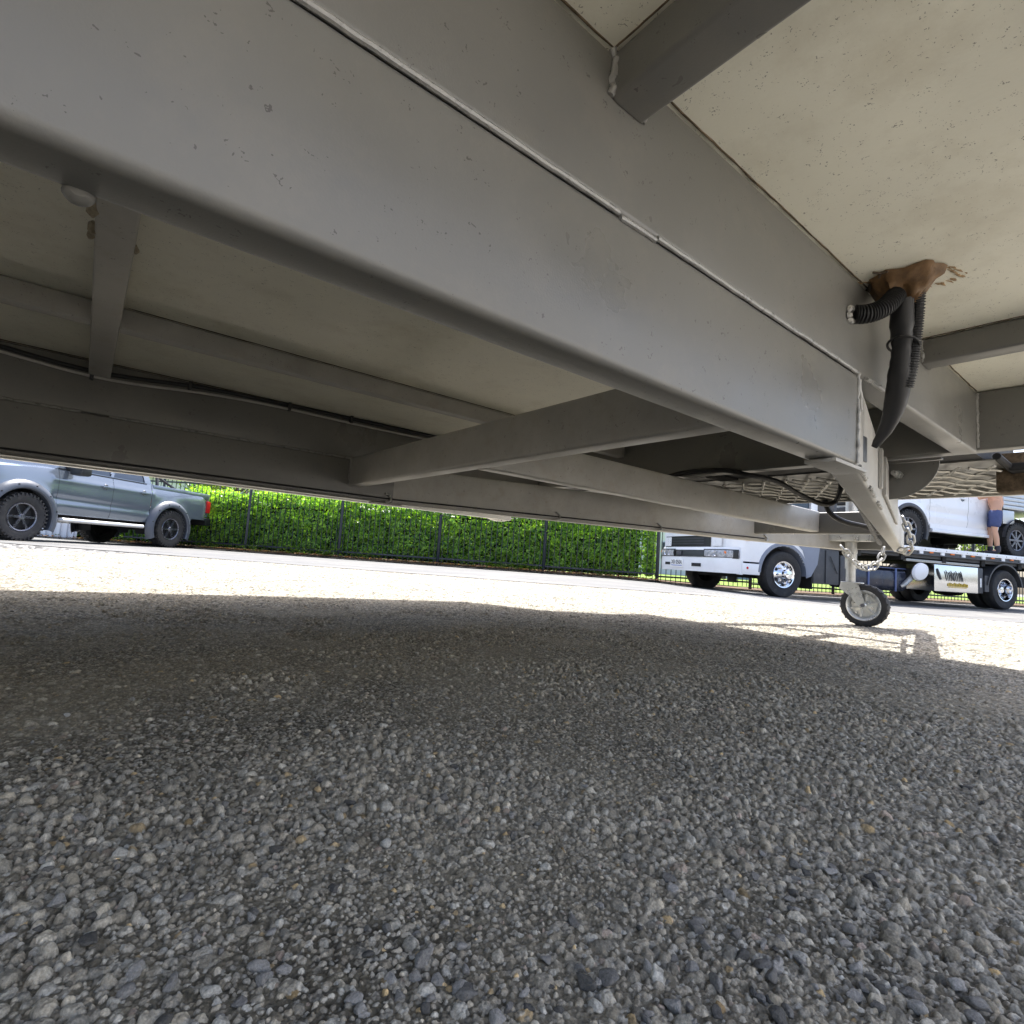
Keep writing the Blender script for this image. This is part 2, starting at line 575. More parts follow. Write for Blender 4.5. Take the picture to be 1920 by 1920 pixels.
def make_ground():
    a0 = AZ  # view heading
    half = math.radians(60)
    ang = np.concatenate([np.linspace(a0 - half, a0 + half, 1420, endpoint=False),
                          np.linspace(a0 + half, a0 + 2 * PI - half, 70, endpoint=False)])
    r_in = np.array([0.004, 0.05, 0.12, 0.18])
    r_mid = np.linspace(0.22 ** -0.6, 8.0 ** -0.6, 1750) ** (-1 / 0.6)
    r_out = np.geomspace(8.3, 260, 60)
    rr = np.concatenate([r_in, r_mid, r_out]).astype(np.float64)
    A, Rr = np.meshgrid(ang, rr)
    x = (Rr * np.cos(A)); y = (Rr * np.sin(A))
    x = x.ravel(); y = y.ravel(); r = Rr.ravel()
    near = r < 8.2
    xs, ys = x[near], y[near]
    worn = vnoise(xs, ys, 0.30, 50) * 0.6 + vnoise(xs, ys, 0.11, 51) * 0.4       # where chips sit deep in the binder
    X = xs * RX + ys * RY
    worn = np.clip(worn + np.clip((0.15 - X) * 0.25, -0.25, 0.25) * (np.hypot(xs, ys) < 1.6), 0, 1)
    amp = np.clip(1.25 - 1.0 * sstep(0.35, 0.78, worn), 0.25, 1.2).astype(np.float32)
    n1 = len(xs)
    g = vnoise(xs, ys, 0.0035, 60)
    fine = vnoise(xs, ys, 0.0015, 63)
    mid_ = vnoise(xs, ys, 0.004, 64)
    grit = 0.0007 * g + 0.0009 * vnoise(xs, ys, 0.007, 61) + 0.0012 * vnoise(xs, ys, 0.025, 62)
    def layer(*a):
        return stones(xs, ys, *a, np.zeros(n1, np.float32), np.full(n1, -1, np.float32), np.full(n1, 0.5, np.float32))
    h1, t1, u1 = layer(0.0046, 300, 0.95, 0.0015, 0.0032, 0.0010, 0.0030)
    h2_, t2, u2 = layer(0.0092, 100, 0.80, 0.0030, 0.0056, 0.0020, 0.0060)
    h3, t3, u3 = layer(0.0155, 200, 0.52, 0.0046, 0.0080, 0.0032, 0.0088)
    bury = 0.0016 * sstep(0.30, 0.80, worn)                 # dust and binder fill between the chips
    h1 = h1 + grit * 0.6 + 0.55 * bury
    h2_ = h2_ * (0.68 + 0.4 * amp / 1.2)
    h3 = h3 * (0.60 + 0.45 * amp / 1.2)
    base = grit + bury * 0.9
    surf_h = np.maximum(np.maximum(h1 * (t1 >= 0), h2_), np.maximum(h3, base))
    tone = np.where(surf_h == h3, t3, np.where(surf_h == h2_, t2, np.where((surf_h == h1), t1, -1)))
    hue = np.where(surf_h == h3, u3, np.where(surf_h == h2_, u2, u1))
    isst = (tone >= 0) & (surf_h > base)
    surf_h = surf_h + 0.0012 * (fine - 0.5) + 0.0014 * (mid_ - 0.5)
    # colours (albedo)
    t = np.clip(tone, 0, 1)
    gray = 0.18 + 0.32 * t ** 1.1 + 0.10 * (t > 0.96) - 0.05 * (t < 0.12)
    warm = (hue - 0.5)
    cs = np.stack([gray * (1.03 + 0.12 * warm), gray * (1 + 0.02 * warm), gray * (0.92 - 0.12 * warm)], 1)
    tan = (hue > 0.985)
    cs[tan] *= np.array([1.35, 1.1, 0.72])
    pink = (hue < 0.012)
    cs[pink] *= np.array([1.2, 0.98, 0.9])
    dust = vnoise(xs, ys, 0.16, 70)
    bt = 0.03 + 0.12 * g * fine + 0.12 * dust
    cb = np.stack([bt * 1.05, bt * 1.0, bt * 0.86], 1)
    cs *= (0.58 + 0.84 * (0.6 * mid_ + 0.4 * fine))[:, None]
    cn = np.where(isst[:, None], cs, cb)
    film = np.clip(0.42 * dust * (1 - 0.6 * amp / 1.2) + 0.40 * vnoise(xs, ys, 0.006, 71) - 0.05, 0, 0.7)[:, None]
    cn = cn * (1 - film) + np.array([0.34, 0.315, 0.26]) * film
    clump = vnoise(xs, ys, 0.011, 80) * 0.55 + vnoise(xs, ys, 0.027, 81) * 0.45
    rr_ = np.hypot(xs, ys)
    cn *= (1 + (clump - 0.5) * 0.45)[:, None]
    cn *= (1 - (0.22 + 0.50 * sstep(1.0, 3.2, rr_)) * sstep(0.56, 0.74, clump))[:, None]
    cn *= np.array([1.03, 1.0, 0.925]) * (1.0 - 0.15 * sstep(1.5, 3.5, rr_))[:, None]  # warm tint; albedo lowered with distance to tone down the sunlit ground
    col = np.empty((len(x), 3), np.float32)
    rt = h2(np.arange((~near).sum()), np.zeros((~near).sum(), np.int64), 5)
    rf = h2((x[~near] / 0.035).astype(np.int64), (y[~near] / 0.035).astype(np.int64), 7)
    col[:] = (0.19, 0.187, 0.178)
    col[~near] = col[~near] * (0.35 + 1.0 * rf[:, None])
    col[near] = cn
    z = ground_z(x, y)
    z[near] += surf_h * 1.0
    V = np.stack([x, y, z], 1)
    na, nr = len(ang), len(rr)
    i = np.arange(nr - 1)[:, None]; j = np.arange(na)[None, :]
    jn = (j + 1) % na
    F = np.stack([(i * na + j), (i * na + jn), ((i + 1) * na + jn), ((i + 1) * na + j)], -1).reshape(-1, 4)
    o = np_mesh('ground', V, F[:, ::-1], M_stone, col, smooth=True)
    return structure(o)


make_ground()


def sheet(name, mat, s0, s1, t0, t1, lift, ns=60, ntt=12, wob=0.0):
    """ground-following sheet in the fence's own directions: s along the fence, t metres in front of it"""
    P = []
    for i in range(ns + 1):
        s = s0 + (s1 - s0) * i / ns
        row = []
        for j in range(ntt + 1):
            t = t0 + (t1 - t0) * j / ntt
            tt = t + (wob * (math.sin(s * 1.7) + 0.6 * math.sin(s * 4.3 + 1) + 0.4 * math.sin(s * 11)) if j in (0, ntt) else 0)
            p = fence_pt(s, -tt)
            row.append((p.x, p.y, gz(p) + lift))
        P.append(row)
    m = MB().grid(P)
    return m.build(name, mat, smooth=0)


# fence line: i counts panels of 2.45 m
FZ0 = 13.4
FE = Vector((0.1805, -0.0307)).normalized()       # along the fence in (right, ahead)
FN = Vector((-FE.y, FE.x))                         # away from the photographer

BEND = 4 * FZ0 * math.hypot(0.1805, 0.0307)
FE2 = Vector((0.953, 0.302)).normalized()
FN2 = Vector((-FE2.y, FE2.x))


def fence_pt(s, back=0.0, h=0.0):
    """s metres along the fence from the first post, back metres behind it"""
    e, n, s0 = FE, FN, 0.0
    X0, Z0 = -0.483 * FZ0, FZ0
    if s > BEND + 1e-6:                       # past the gate post the line swings back behind the tow truck
        X0, Z0, s0 = X0 + FE.x * BEND, Z0 + FE.y * BEND, BEND
        e, n = FE2, FN2
    return XZ(X0 + e.x * (s - s0) + n.x * back, Z0 + e.y * (s - s0) + n.y * back, h)


PANEL = FZ0 * math.hypot(0.1805, 0.0307)
structure(sheet('driveway', M_concrete, -22, 40, 0.55, 5.9, 0.008, 80, 12, 0.02))
structure(sheet('soil', M_soil, -22, 40, -2.4, 0.5, 0.05, 90, 10, 0.045))
structure(sheet('kerb', M_concrete, -22, 40, 0.46, 0.62, 0.03, 120, 2, 0.01))
structure(sheet('lawn', M_lawn, -40, 60, -60, -1.5, 0.06, 30, 30))
structure(sheet('joint', M_trkgrey, -22, 40, 4.95, 4.975, 0.0122, 90, 1, 0.01))


# ------------------------------------------------------------------ leaves
def leaf_cloud(name, C, Nrm, size, mat, base, var, parent=None, wid=0.55):
    n = len(C)
    up = RNG.normal(size=(n, 3)); up[:, 2] += 0.5
    Nn = Nrm + RNG.normal(scale=0.65, size=(n, 3))
    Nn /= np.linalg.norm(Nn, axis=1)[:, None]
    a = np.cross(Nn, up); a /= np.linalg.norm(a, axis=1)[:, None] + 1e-9
    b = np.cross(Nn, a)
    L = (size * RNG.uniform(0.6, 1.25, n))[:, None]
    W = L * wid
    fold = Nn * (L * 0.13)
    P = np.stack([C - a * L * 0.5, C - a * L * 0.05 + b * W * 0.5 + fold, C + a * L * 0.5 - fold * 0.6, C - a * L * 0.05 - b * W * 0.5 + fold], 1)
    V = P.reshape(-1, 3)
    k = np.arange(n)[:, None] * 4
    F = np.concatenate([k + np.array([[0, 1, 2, 3]])], 0)
    f = RNG.uniform(-1, 1, n)
    col = np.array(base)[None, :] * (1 + var * f[:, None] * np.array([1.3, 1.0, 0.6])[None, :])
    col = np.clip(col, 0.004, 1)
    o = np_mesh(name, V, F, mat, np.repeat(col, 4, 0))
    if parent is not None:
        o.parent = parent
    return o


def make_hedge():
    root = empty('hedge', 'long clipped green leafy hedge growing behind the dark picket fence', 'hedge', fence_pt(3.5, 0.4, 0))
    S0, S1 = -7.5, 4 * PANEL - 0.12
    n = 46000
    s = RNG.uniform(S0, S1, n)
    hh = RNG.uniform(0.10, 1.46, n)
    lump = 0.10 * np.sin(s * 2.1 + 1) + 0.07 * np.sin(s * 5.3 + hh * 3) + 0.06 * np.sin(hh * 7 + s * 3.1)
    clump = vnoise(s + 50, hh + 50, 0.16, 90) - 0.5
    back = 0.10 + lump * 0.5 + 0.22 * clump + np.abs(RNG.normal(0, 0.06, n)) + 0.10 * np.clip(0.35 - hh, 0, 1) + 0.6 * np.clip(hh - 1.30, 0, 1)
    hh = hh + 0.05 * np.sin(s * 1.3) * (hh > 1.1)
    # top and far side, sunlit
    n2 = 16000
    s2 = RNG.uniform(S0, S1, n2)
    b2 = RNG.uniform(0.1, 1.0, n2)
    h2_ = 1.42 + 0.07 * np.sin(s2 * 3.1) + 0.05 * np.sin(s2 * 7 + b2 * 4) + RNG.normal(0, 0.05, n2) - 0.15 * (b2 < 0.2)
    n3 = 3500
    s3 = np.full(n3, S1) + RNG.normal(0, 0.05, n3)
    b3 = RNG.uniform(0.1, 1.0, n3); h3 = RNG.uniform(0.1, 1.42, n3)
    S = np.concatenate([s, s2, s3]); B = np.concatenate([back, b2, b3]); H = np.concatenate([hh, h2_, h3])
    X = -0.483 * FZ0 + FE.x * S + FN.x * B
    Z = FZ0 + FE.y * S + FN.y * B
    C = np.stack([X * RX + Z * FX, X * RY + Z * FY, H], 1)
    tow = np.array([-(FN.x * RX + FN.y * FX), -(FN.x * RY + FN.y * FY), 0.35])
    Nr = np.tile(tow, (len(S), 1))
    Nr[n:n + n2] = (0, 0, 1)
    loc = np.array(root.location)
    C = C - loc
    leaf_cloud('foliage', C, Nr, 0.072, M_leaf, (0.19, 0.32, 0.055), 0.6, root, 0.62)
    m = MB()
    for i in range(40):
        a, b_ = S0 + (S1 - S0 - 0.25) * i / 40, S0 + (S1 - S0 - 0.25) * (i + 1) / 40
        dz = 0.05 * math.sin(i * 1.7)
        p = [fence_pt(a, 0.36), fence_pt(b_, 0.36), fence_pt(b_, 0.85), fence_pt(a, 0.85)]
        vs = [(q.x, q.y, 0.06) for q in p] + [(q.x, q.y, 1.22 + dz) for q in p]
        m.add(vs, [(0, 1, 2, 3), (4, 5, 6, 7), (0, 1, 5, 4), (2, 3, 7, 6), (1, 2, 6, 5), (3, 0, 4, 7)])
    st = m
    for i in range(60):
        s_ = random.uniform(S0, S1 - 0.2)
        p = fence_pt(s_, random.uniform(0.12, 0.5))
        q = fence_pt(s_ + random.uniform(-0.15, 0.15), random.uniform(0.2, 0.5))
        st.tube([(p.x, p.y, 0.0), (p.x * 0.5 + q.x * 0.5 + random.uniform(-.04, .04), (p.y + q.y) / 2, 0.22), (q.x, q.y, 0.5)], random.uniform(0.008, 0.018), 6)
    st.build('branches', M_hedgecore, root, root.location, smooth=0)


make_hedge()


def make_fence():
    root = empty('picket_fence', 'tall dark metal picket fence in front of the green hedge', 'fence', fence_pt(0, 0, 0))
    for i in range(-4, 10):
        p = fence_pt(i * PANEL, 0)
        g = gz(p)
        MB().box(p.x - 0.028, p.x + 0.028, p.y - 0.028, p.y + 0.028, g - 0.05, 1.86, c=0.004).build('post', M_fence, root, root.location)
    for i in range(-4, 9):
        m = MB()
        a, b_ = fence_pt(i * PANEL), fence_pt((i + 1) * PANEL)
        ang = math.atan2(b_.y - a.y, b_.x - a.x)
        g = (gz(a) + gz(b_)) / 2
        M = Tm(a.x, a.y, g + 0.02) @ Matrix.Rotation(ang, 4, 'Z')
        m.box(0.035, PANEL - 0.035, -0.019, 0.019, 0.135, 0.172, M, 0.003)
        m.box(0.035, PANEL - 0.035, -0.019, 0.019, 1.60, 1.637, M, 0.003)
        n = 19
        for k in range(n):
            xx = PANEL * (k + 0.75) / (n + 0.5)
            m.box(xx - 0.006, xx + 0.006, -0.006, 0.006, 0.05, 1.80, M)
        m.build('picket_panel', M_fence, root, root.location, smooth=0)


make_fence()


def make_tree(X, Z, h, rad, label, base, n=5000, cone=False):
    p = XZ(X, Z)
    root = empty('tree', label, 'tree', (p.x, p.y, 0), 0, 'trees behind the fence')
    m = MB()
    m.tube([(0, 0, 0), (0.05, 0.02, h * 0.3), (0.0, -0.05, h * 0.7)], [0.16, 0.12, 0.05], 10)
    for k in range(7):
        a = k * 2.4
        z0 = h * (0.22 + 0.06 * k)
        m.tube([(0.03, 0, z0), (math.cos(a) * rad * 0.4, math.sin(a) * rad * 0.4, z0 + h * 0.14), (math.cos(a) * rad * 0.8, math.sin(a) * rad * 0.8, z0 + h * 0.22)],
               [0.06, 0.04, 0.015], 6)
    m.build('trunk', M_bark, root)
    d = RNG.normal(size=(n, 3)); d /= np.linalg.norm(d, axis=1)[:, None]
    cl = RNG.normal(size=(26, 3)); cl /= np.linalg.norm(cl, axis=1)[:, None]
    ci = RNG.integers(0, 26, n)
    C = cl[ci] * np.array([rad * 0.75, rad * 0.75, h * 0.30]) + d * (rad * 0.36 * RNG.uniform(0.3, 1, n)[:, None])
    C[:, 2] += h * 0.62
    C[:, 2] = np.maximum(C[:, 2], 0.3)
    leaf_cloud('crown', C, d, 0.16, M_leaf, base, 0.4, root, 0.5)


make_tree(-11.5, 22.5, 4.2, 2.0, 'broad bright green tree behind the parked silver utility truck', (0.10, 0.15, 0.025))
make_tree(-7.2, 20.5, 3.4, 1.8, 'yellow green bushy tree behind the hedge beside the silver tailgate', (0.16, 0.19, 0.03), 5000)
make_tree(-2.5, 23.0, 4.6, 2.1, 'dark green round tree standing behind the middle of the hedge', (0.06, 0.10, 0.02))
make_tree(9.8, 25.0, 4.4, 2.2, 'light green tree behind the end of the hedge near the white truck', (0.12, 0.18, 0.03), 5500)
make_tree(19.5, 24.0, 4.6, 2.3, 'olive green tree standing far behind the flatbed truck', (0.09, 0.13, 0.025))


def make_shed(X, Z, wd, dp, h, label, rz=0.0):
    p = XZ(X, Z)
    root = empty('shed', label, 'building', (p.x, p.y, 0), rz + AZ - PI / 2)
    m = MB().box(-wd / 2, wd / 2, 0, dp, -0.1, h)
    m.build('wall', M_wall, root)
    MB().add([(-wd / 2 - .3, -.3, h), (wd / 2 + .3, -.3, h), (wd / 2 + .3, dp / 2, h + 1.1), (-wd / 2 - .3, dp / 2, h + 1.1), (wd / 2 + .3, dp + .3, h), (-wd / 2 - .3, dp + .3, h)],
             [(0, 1, 2, 3), (3, 2, 4, 5), (0, 3, 5), (1, 4, 2)]).build('roof', M_roofblue, root, smooth=0)
    for k in range(int(wd / 2.4)):
        x = -wd / 2 + 1.2 + 2.4 * k
        f = MB().box(x - .55, x + .55, -0.04, 0.02, 0.9, 2.0, c=.01).build('window', M_alloy, root)
        MB().box(x - .48, x + .48, -0.055, -0.042, 0.97, 1.93).build('pane', M_glass, f)
    MB().box(wd / 2 - 1.0, wd / 2 - 0.15, -0.035, 0.02, 0.0, 2.05, c=.008).build('door', M_roofblue, root)


make_shed(7.2, 34, 16, 8, 3.2, 'long white building with blue roof far behind the hedge')
make_shed(-19, 26, 14, 7, 3.0, 'pale building with blue roof behind the silver utility truck')

# low white picket-like screen wall seen under the parked ute
scr = MB()
for k in range(24):
    p = fence_pt(-9.5 + 0.21 * k, -0.28)
    M = Tm(p.x, p.y, gz(p)) @ Matrix.Rotation(math.atan2(FE.x * RY + FE.y * FY, FE.x * RX + FE.y * FX), 4, 'Z')
    scr.box(-0.106, 0.106, 0.014, 0.03, 0.0, 0.66, M)
    scr.box(-0.045, 0.045, -0.022, 0.0135, 0.0, 0.655, M)
tag(scr.build('garden_screen', M_wall, None, None, 0), 'low white ribbed metal screen standing behind the silver ute wheels', 'screen')

# leaf litter along the fence
nl = 2600
s_ = RNG.uniform(-9, 9.9, nl); b_ = RNG.normal(-0.08, 0.22, nl)
Xl = -0.483 * FZ0 + FE.x * s_ + FN.x * b_; Zl = FZ0 + FE.y * s_ + FN.y * b_
xl = Xl * RX + Zl * FX; yl = Xl * RY + Zl * FY
Cl = np.stack([xl, yl, ground_z(xl, yl) + 0.062 + RNG.uniform(0, 0.02, nl)], 1)
lit = leaf_cloud('leaf_litter', Cl, np.tile((0, 0, 1.0), (nl, 1)), 0.06, M_dryleaf, (0.20, 0.105, 0.045), 0.5)
lit['kind'] = 'stuff'
lit['label'] = 'dry brown leaves scattered below the hedge'
# low weeds at the hedge foot
nw = 1500
s_ = np.concatenate([RNG.normal(c, 0.16, nw // 15) for c in RNG.uniform(-6, 9.6, 15)]); b_ = RNG.normal(-0.05, 0.10, len(s_))
Xl = -0.483 * FZ0 + FE.x * s_ + FN.x * b_; Zl = FZ0 + FE.y * s_ + FN.y * b_
xl = Xl * RX + Zl * FX; yl = Xl * RY + Zl * FY
Cl = np.stack([xl, yl, ground_z(xl, yl) + 0.06 + np.abs(RNG.normal(0, 0.08, len(s_)))], 1)
wd_ = leaf_cloud('weeds', Cl, np.tile((0, 0, 1.0), (len(s_), 1)), 0.07, M_leaf, (0.09, 0.15, 0.03), 0.4)
wd_['kind'] = 'stuff'
wd_['label'] = 'small green weeds along the fence foot'


# ------------------------------------------------------------------ loose gravel on the near asphalt
def loose_gravel():
    bm = bmesh.new()
    bmesh.ops.create_icosphere(bm, subdivisions=3, radius=1)
    bv = np.array([v.co[:] for v in bm.verts]); bf = np.array([[v.index for v in f.verts] for f in bm.faces])
    bm.free()
    Vs, Fs, Cs = [], [], []
    k = 0
    spots = []
    for i in range(330):
        if i < 130:       # clusters, mostly toward the lower right of the view
            cx, cz = random.choice([(0.16, 0.36), (0.07, 0.33), (0.22, 0.42), (-0.02, 0.34), (0.25, 0.36), (0.12, 0.30), (-0.14, 0.34), (0.3, 0.5)])
            X = random.gauss(cx, 0.035); Z = random.gauss(cz, 0.03)
        else:
            Z = 1 / random.uniform(1 / 2.6, 1 / 0.27)
            X = random.uniform(-1, 1) * Z * 0.98
        r = random.uniform(0.0026, 0.0060) * (1.1 if Z < 0.6 else 1)
        spots.append((X, Z, r))
    for X, Z, r in spots:
        p = XZ(X, Z)
        sc = np.array([r * random.uniform(0.9, 1.5), r * random.uniform(0.7, 1.1), r * random.uniform(0.6, 0.85)])
        v = bv.copy()
        for q in range(13):
            d = RNG.normal(size=3); d /= np.linalg.norm(d)
            pr = v @ d
            lim = random.uniform(0.42, 0.8)
            v -= np.outer(np.clip(pr - lim, 0, None), d) * 0.97
        v *= (1 + RNG.normal(0, 0.03, len(v)))[:, None]
        v = v * sc
        a = random.uniform(0, 2 * PI)
        R2 = np.array([[math.cos(a), -math.sin(a), 0], [math.sin(a), math.cos(a), 0], [0, 0, 1]])
        v = v @ R2.T + np.array([p.x, p.y, 0.0022 + sc[2] * 0.6])
        Vs.append(v); Fs.append(bf + k); k += len(v)
        t = random.choice([0.10, 0.16, 0.20, 0.23, 0.27, 0.31])
        u_ = random.random()
        c = np.array([t * 1.02, t, t * 0.95])
        if u_ > 0.985:
            c = np.array([0.30, 0.22, 0.12])
        elif u_ > 0.93:
            c = np.array([0.42, 0.41, 0.37])
        Cs.append(np.tile(c, (len(v), 1)))
    o = np_mesh('loose_gravel', np.concatenate(Vs), np.concatenate(Fs), M_stone, np.concatenate(Cs), smooth=False)
    o['kind'] = 'stuff'
    o['label'] = 'loose grey stone chips lying on the asphalt'


loose_gravel()


# ------------------------------------------------------------------ caravan overhead
Y1, Y2 = 0.361, 2.170          # outer faces of the two rails
YC = (Y1 + Y2) / 2
ZB, ZM, ZT, ZF = 0.458, 0.619, 0.785, 0.787
KS = 0.262                     # drawbars close in this much per metre
L0 = Vector((0.6, YC, 0.0))


def wob_line(p0, p1, n, amp):
    p0 = Vector(p0); p1 = Vector(p1)
    return [p0.lerp(p1, i / n) + Vector((random.gauss(0, amp), random.gauss(0, amp), random.gauss(0, amp))) for i in range(n + 1)]


def bead(m, p0, p1, r, step=0.006, amp=0.0006):
    n = max(3, int((Vector(p1) - Vector(p0)).length / step))
    pts = wob_line(p0, p1, n, amp)
    m.tube(pts, [r * random.uniform(0.92, 1.08) for _ in pts], 8)


def make_caravan():
    root = empty('caravan', 'white caravan seen from underneath with grey steel chassis and cream floor', 'caravan', L0)
    B = lambda m, name, mat, parent=None, smooth=35, label=None, off=L0: m.build(name, mat, parent or root, off, smooth, label)
    # floor and body shell
    MB().box(-5.2, 1.93, 0.03, 2.50, ZF, ZF + 0.035).box(-5.2, 1.93, -0.03, 0.028, ZF + 0.001, ZF + 0.034)
    fl = B(MB().box(-5.2, 1.93, 0.022, 2.492, ZF, ZF + 0.04), 'floor_panel', M_floor, smooth=0)
    b = MB()
    b.box(-5.25, 1.95, -0.012, 0.02, 0.76, 2.25)
    b.box(-5.25, 1.95, 2.494, 2.522, 0.481, 2.25)
    b.box(1.932, 1.962, -0.012, 2.522, 0.80, 2.25)
    b.box(-5.28, -5.252, -0.012, 2.522, 0.80, 2.25)
    b.box(-5.28, 1.962, -0.012, 2.522, 2.251, 2.32, c=0.02)
    B(b, 'body', M_white, smooth=0)
    fd = MB()  # added unseen flap, outlined to cast the far edge of the ground shadow
    o2 = [(2.0, 2.84), (1.2, 3.02), (-0.5, 3.29), (-3.2, 3.65), (-3.2, 2.524), (1.97, 2.524), (1.97, 2.14), (2.70, 2.14), (2.70, 1.97), (2.86, 1.98), (2.2, 2.43)]
    n2 = len(o2)
    fd.add([(x, y, 0.86) for x, y in o2] + [(x, y, 0.875) for x, y in o2], [tuple(range(n2)), tuple(range(2 * n2 - 1, n2 - 1, -1))] + [(i, (i + 1) % n2, n2 + (i + 1) % n2, n2 + i) for i in range(n2)])
    B(fd, 'shade_flap', M_white, smooth=0)
    # rails
    for sgn, yo in ((1, Y1), (-1, Y2)):
        yc = yo + sgn * 0.025
        r = MB().rhs((-5.0, yc), (1.823, yc), 0.050, ZM + 0.001, ZT, 0.007)
        rail = B(r, 'chassis_rail', M_frame)
        # lower rail then the drawbar turning in to the coupling
        lo = MB().rhs((-5.0, yc), (1.02, yc), 0.050, ZB, ZM, 0.009)
        lower = B(lo, 'lower_rail', M_frame)
        e = Vector((1.02, yc)); t = Vector((1.0, sgn * KS)).normalized()
        e2 = e + t * 2.93
        db = MB().rhs(e - t * 0.004, e2, 0.050, ZB - 0.001, ZM - 0.002, 0.008)
        # strap plate under the mitre
        db.box(0.93, 1.06, yc - 0.028, yc + 0.022, ZB - 0.0075, ZB - 0.001, c=0.002)
        D = B(db, 'drawbar', M_frame2)
        wl = Multi()
        yy = yo - sgn * 0.0005
        gaps = ((-5, 0.395, 0.0), (0.398, 0.455, -0.0035), (0.458, 0.80, 0.0), (0.80, 1.02, 0.001)) if sgn > 0 else ((-5, -0.04, 0), (0.03, 0.70, 0), (0.705, 1.0, 0))
        for a, c_, dz in gaps:
            if sgn > 0:
                bead(wl, (max(a, -1.2), yy, ZM + dz), (c_, yy, ZM + dz), 0.0031, 0.014, 0.00016)
            else:
                yi = yo - 0.0495
                bead(wl, (max(a, -1.2), yi, ZM + dz), (c_, yi, ZM + dz), 0.0030, 0.02, 0.0002)
        # mitre welds
        bead(wl, (1.022, yo - sgn * 0.001, ZB + 0.004), (1.022, yo - sgn * 0.001, ZM), 0.003)
        bead(wl, (1.024, yo - sgn * 0.0, ZM - 0.01), (1.05, yo + sgn * 0.004, ZM - 0.06), 0.004)
        for k in range(3):
            q = e + t * (0.02 + 0.25 * k) + Vector((t.y, -t.x)) * 0.026 * sgn
            q2 = e + t * (0.17 + 0.25 * k) + Vector((t.y, -t.x)) * 0.026 * sgn
            bead(wl, (q.x, q.y, ZB + 0.003), (q2.x, q2.y, ZB + 0.003), 0.0035)
        bead(wl, (1.06, yo, ZM + 0.001), (1.14, yo, ZM + 0.001), 0.004)
        B(wl, 'weld', M_weld, rail, off=Vector((0, 0, 0)) + L0)
    # out-riggers on the near side, and joists
    for x in (-1.2, 0.375, 1.36):
        j = MB().rhs((x + 0.025, Y1 - 0.001), (x + 0.025, 0.03), 0.050, 0.732, ZT, 0.006)
        o = B(j, 'outrigger', M_frame)
        wl = Multi()
        bead(wl, (x - 0.001, Y1 - 0.002, 0.735), (x - 0.001, Y1 - 0.002, 0.783), 0.0042, 0.005, 0.0012)
        bead(wl, (x + 0.051, Y1 - 0.002, 0.735), (x + 0.051, Y1 - 0.002, 0.783), 0.003, 0.005, 0.0010)
        B(wl, 'weld', M_weld, o)
    for x in (-2.0, -0.995, -0.035):
        j = MB().rhs((x + 0.0275, Y1 + 0.049), (x + 0.0275, Y2 - 0.049), 0.055, 0.735, ZT, 0.005)
        o = B(j, 'cross_joist', M_frame2)
        wl = Multi()
        for k in range(9):
            y = 0.46 + 0.075 * k + random.uniform(0, .02)
            wl.tube(wob_line((x - 0.002, y, 0.741 + random.uniform(0, .006)), (x - 0.003, y + 0.05, 0.741 + random.uniform(0, .006)), 5, 0.0015),
                    [0.003, 0.006, 0.009, 0.008, 0.006, 0.003], 7)
        wl.tube(wob_line((x + 0.056, 1.1, 0.742), (x + 0.057, 1.13, 0.742), 3, 0.001), [.002, .004, .004, .002], 6)
        B(wl, 'glue_bead', M_glue, o)
    for xa, xb in ((-5.0, -2.002), (-1.944, -0.997), (-0.939, -0.036), (0.021, 1.822)):
        j = MB().rhs((xa, 1.5775), (xb, 1.5775), 0.040, 0.7345, ZT, 0.004)
        B(j, 'floor_joist', M_frame2)
    # deep cross member and centre member of the A-frame
    cm = MB().rhs((0.8475, Y1 + 0.049), (0.8475, Y2 - 0.049), 0.055, 0.508, 0.622, 0.009)
    cmo = B(cm, 'cross_member', M_frame2)
    wl = Multi()
    bead(wl, (0.818, Y2 - 0.051, 0.512), (0.818, Y2 - 0.051, 0.618), 0.0035)
    bead(wl, (0.877, Y2 - 0.051, 0.512), (0.877, Y2 - 0.051, 0.618), 0.003)
    B(wl, 'weld', M_weld, cmo)
    B(MB().rhs((0.8755, YC), (3.02, YC), 0.050, 0.508, 0.617, 0.007), 'centre_member', M_frame2)
    # front beam of the floor frame
    fb = MB().rhs((1.85, 0.03), (1.85, 2.50), 0.052, 0.628, ZT, 0.006)
    fbo = B(fb, 'front_beam', M_frame)
    wl = Multi()
    bead(wl, (1.824, Y1 - 0.001, 0.633), (1.824, Y1 - 0.001, 0.782), 0.0042, 0.006, 0.0009)
    B(wl, 'weld', M_weld, fbo)
    # cross plates near the coupling
    def dby(x, sgn):
        return (Y1 + 0.025 if sgn > 0 else Y2 - 0.025) + sgn * KS * (x - 1.02)
    for xx, z0, z1 in ((3.02, 0.50, 0.612), (3.74, 0.462, 0.60)):
        ya, yb = dby(xx, 1) + 0.028, dby(xx, -1) - 0.028
        B(MB().rhs((xx + 0.028, ya), (xx + 0.028, yb), 0.046, z0, z1, 0.006), 'cross_plate', M_frame)
    cp = MB()
    cp.box(3.50, 4.02, YC - 0.10, YC + 0.10, ZM + 0.001, ZM + 0.011, c=0.002)
    cp.box(3.78, 4.10, YC - 0.055, YC + 0.055, ZM + 0.012, ZM + 0.075, c=0.012)
    cp.lathe([(0.0, -0.04), (0.052, -0.04), (0.06, -0.03), (0.06, 0.03), (0.045, 0.045), (0, 0.045)], 20, Tm(4.11, YC, ZM + 0.05) @ Rm('X', 90))
    cpl = B(cp, 'coupling', M_galv)
    B(MB().tube([(3.86, YC, ZM + 0.08), (3.80, YC, ZM + 0.15), (3.66, YC, ZM + 0.19)], 0.011, 8), 'lever', M_black, cpl)
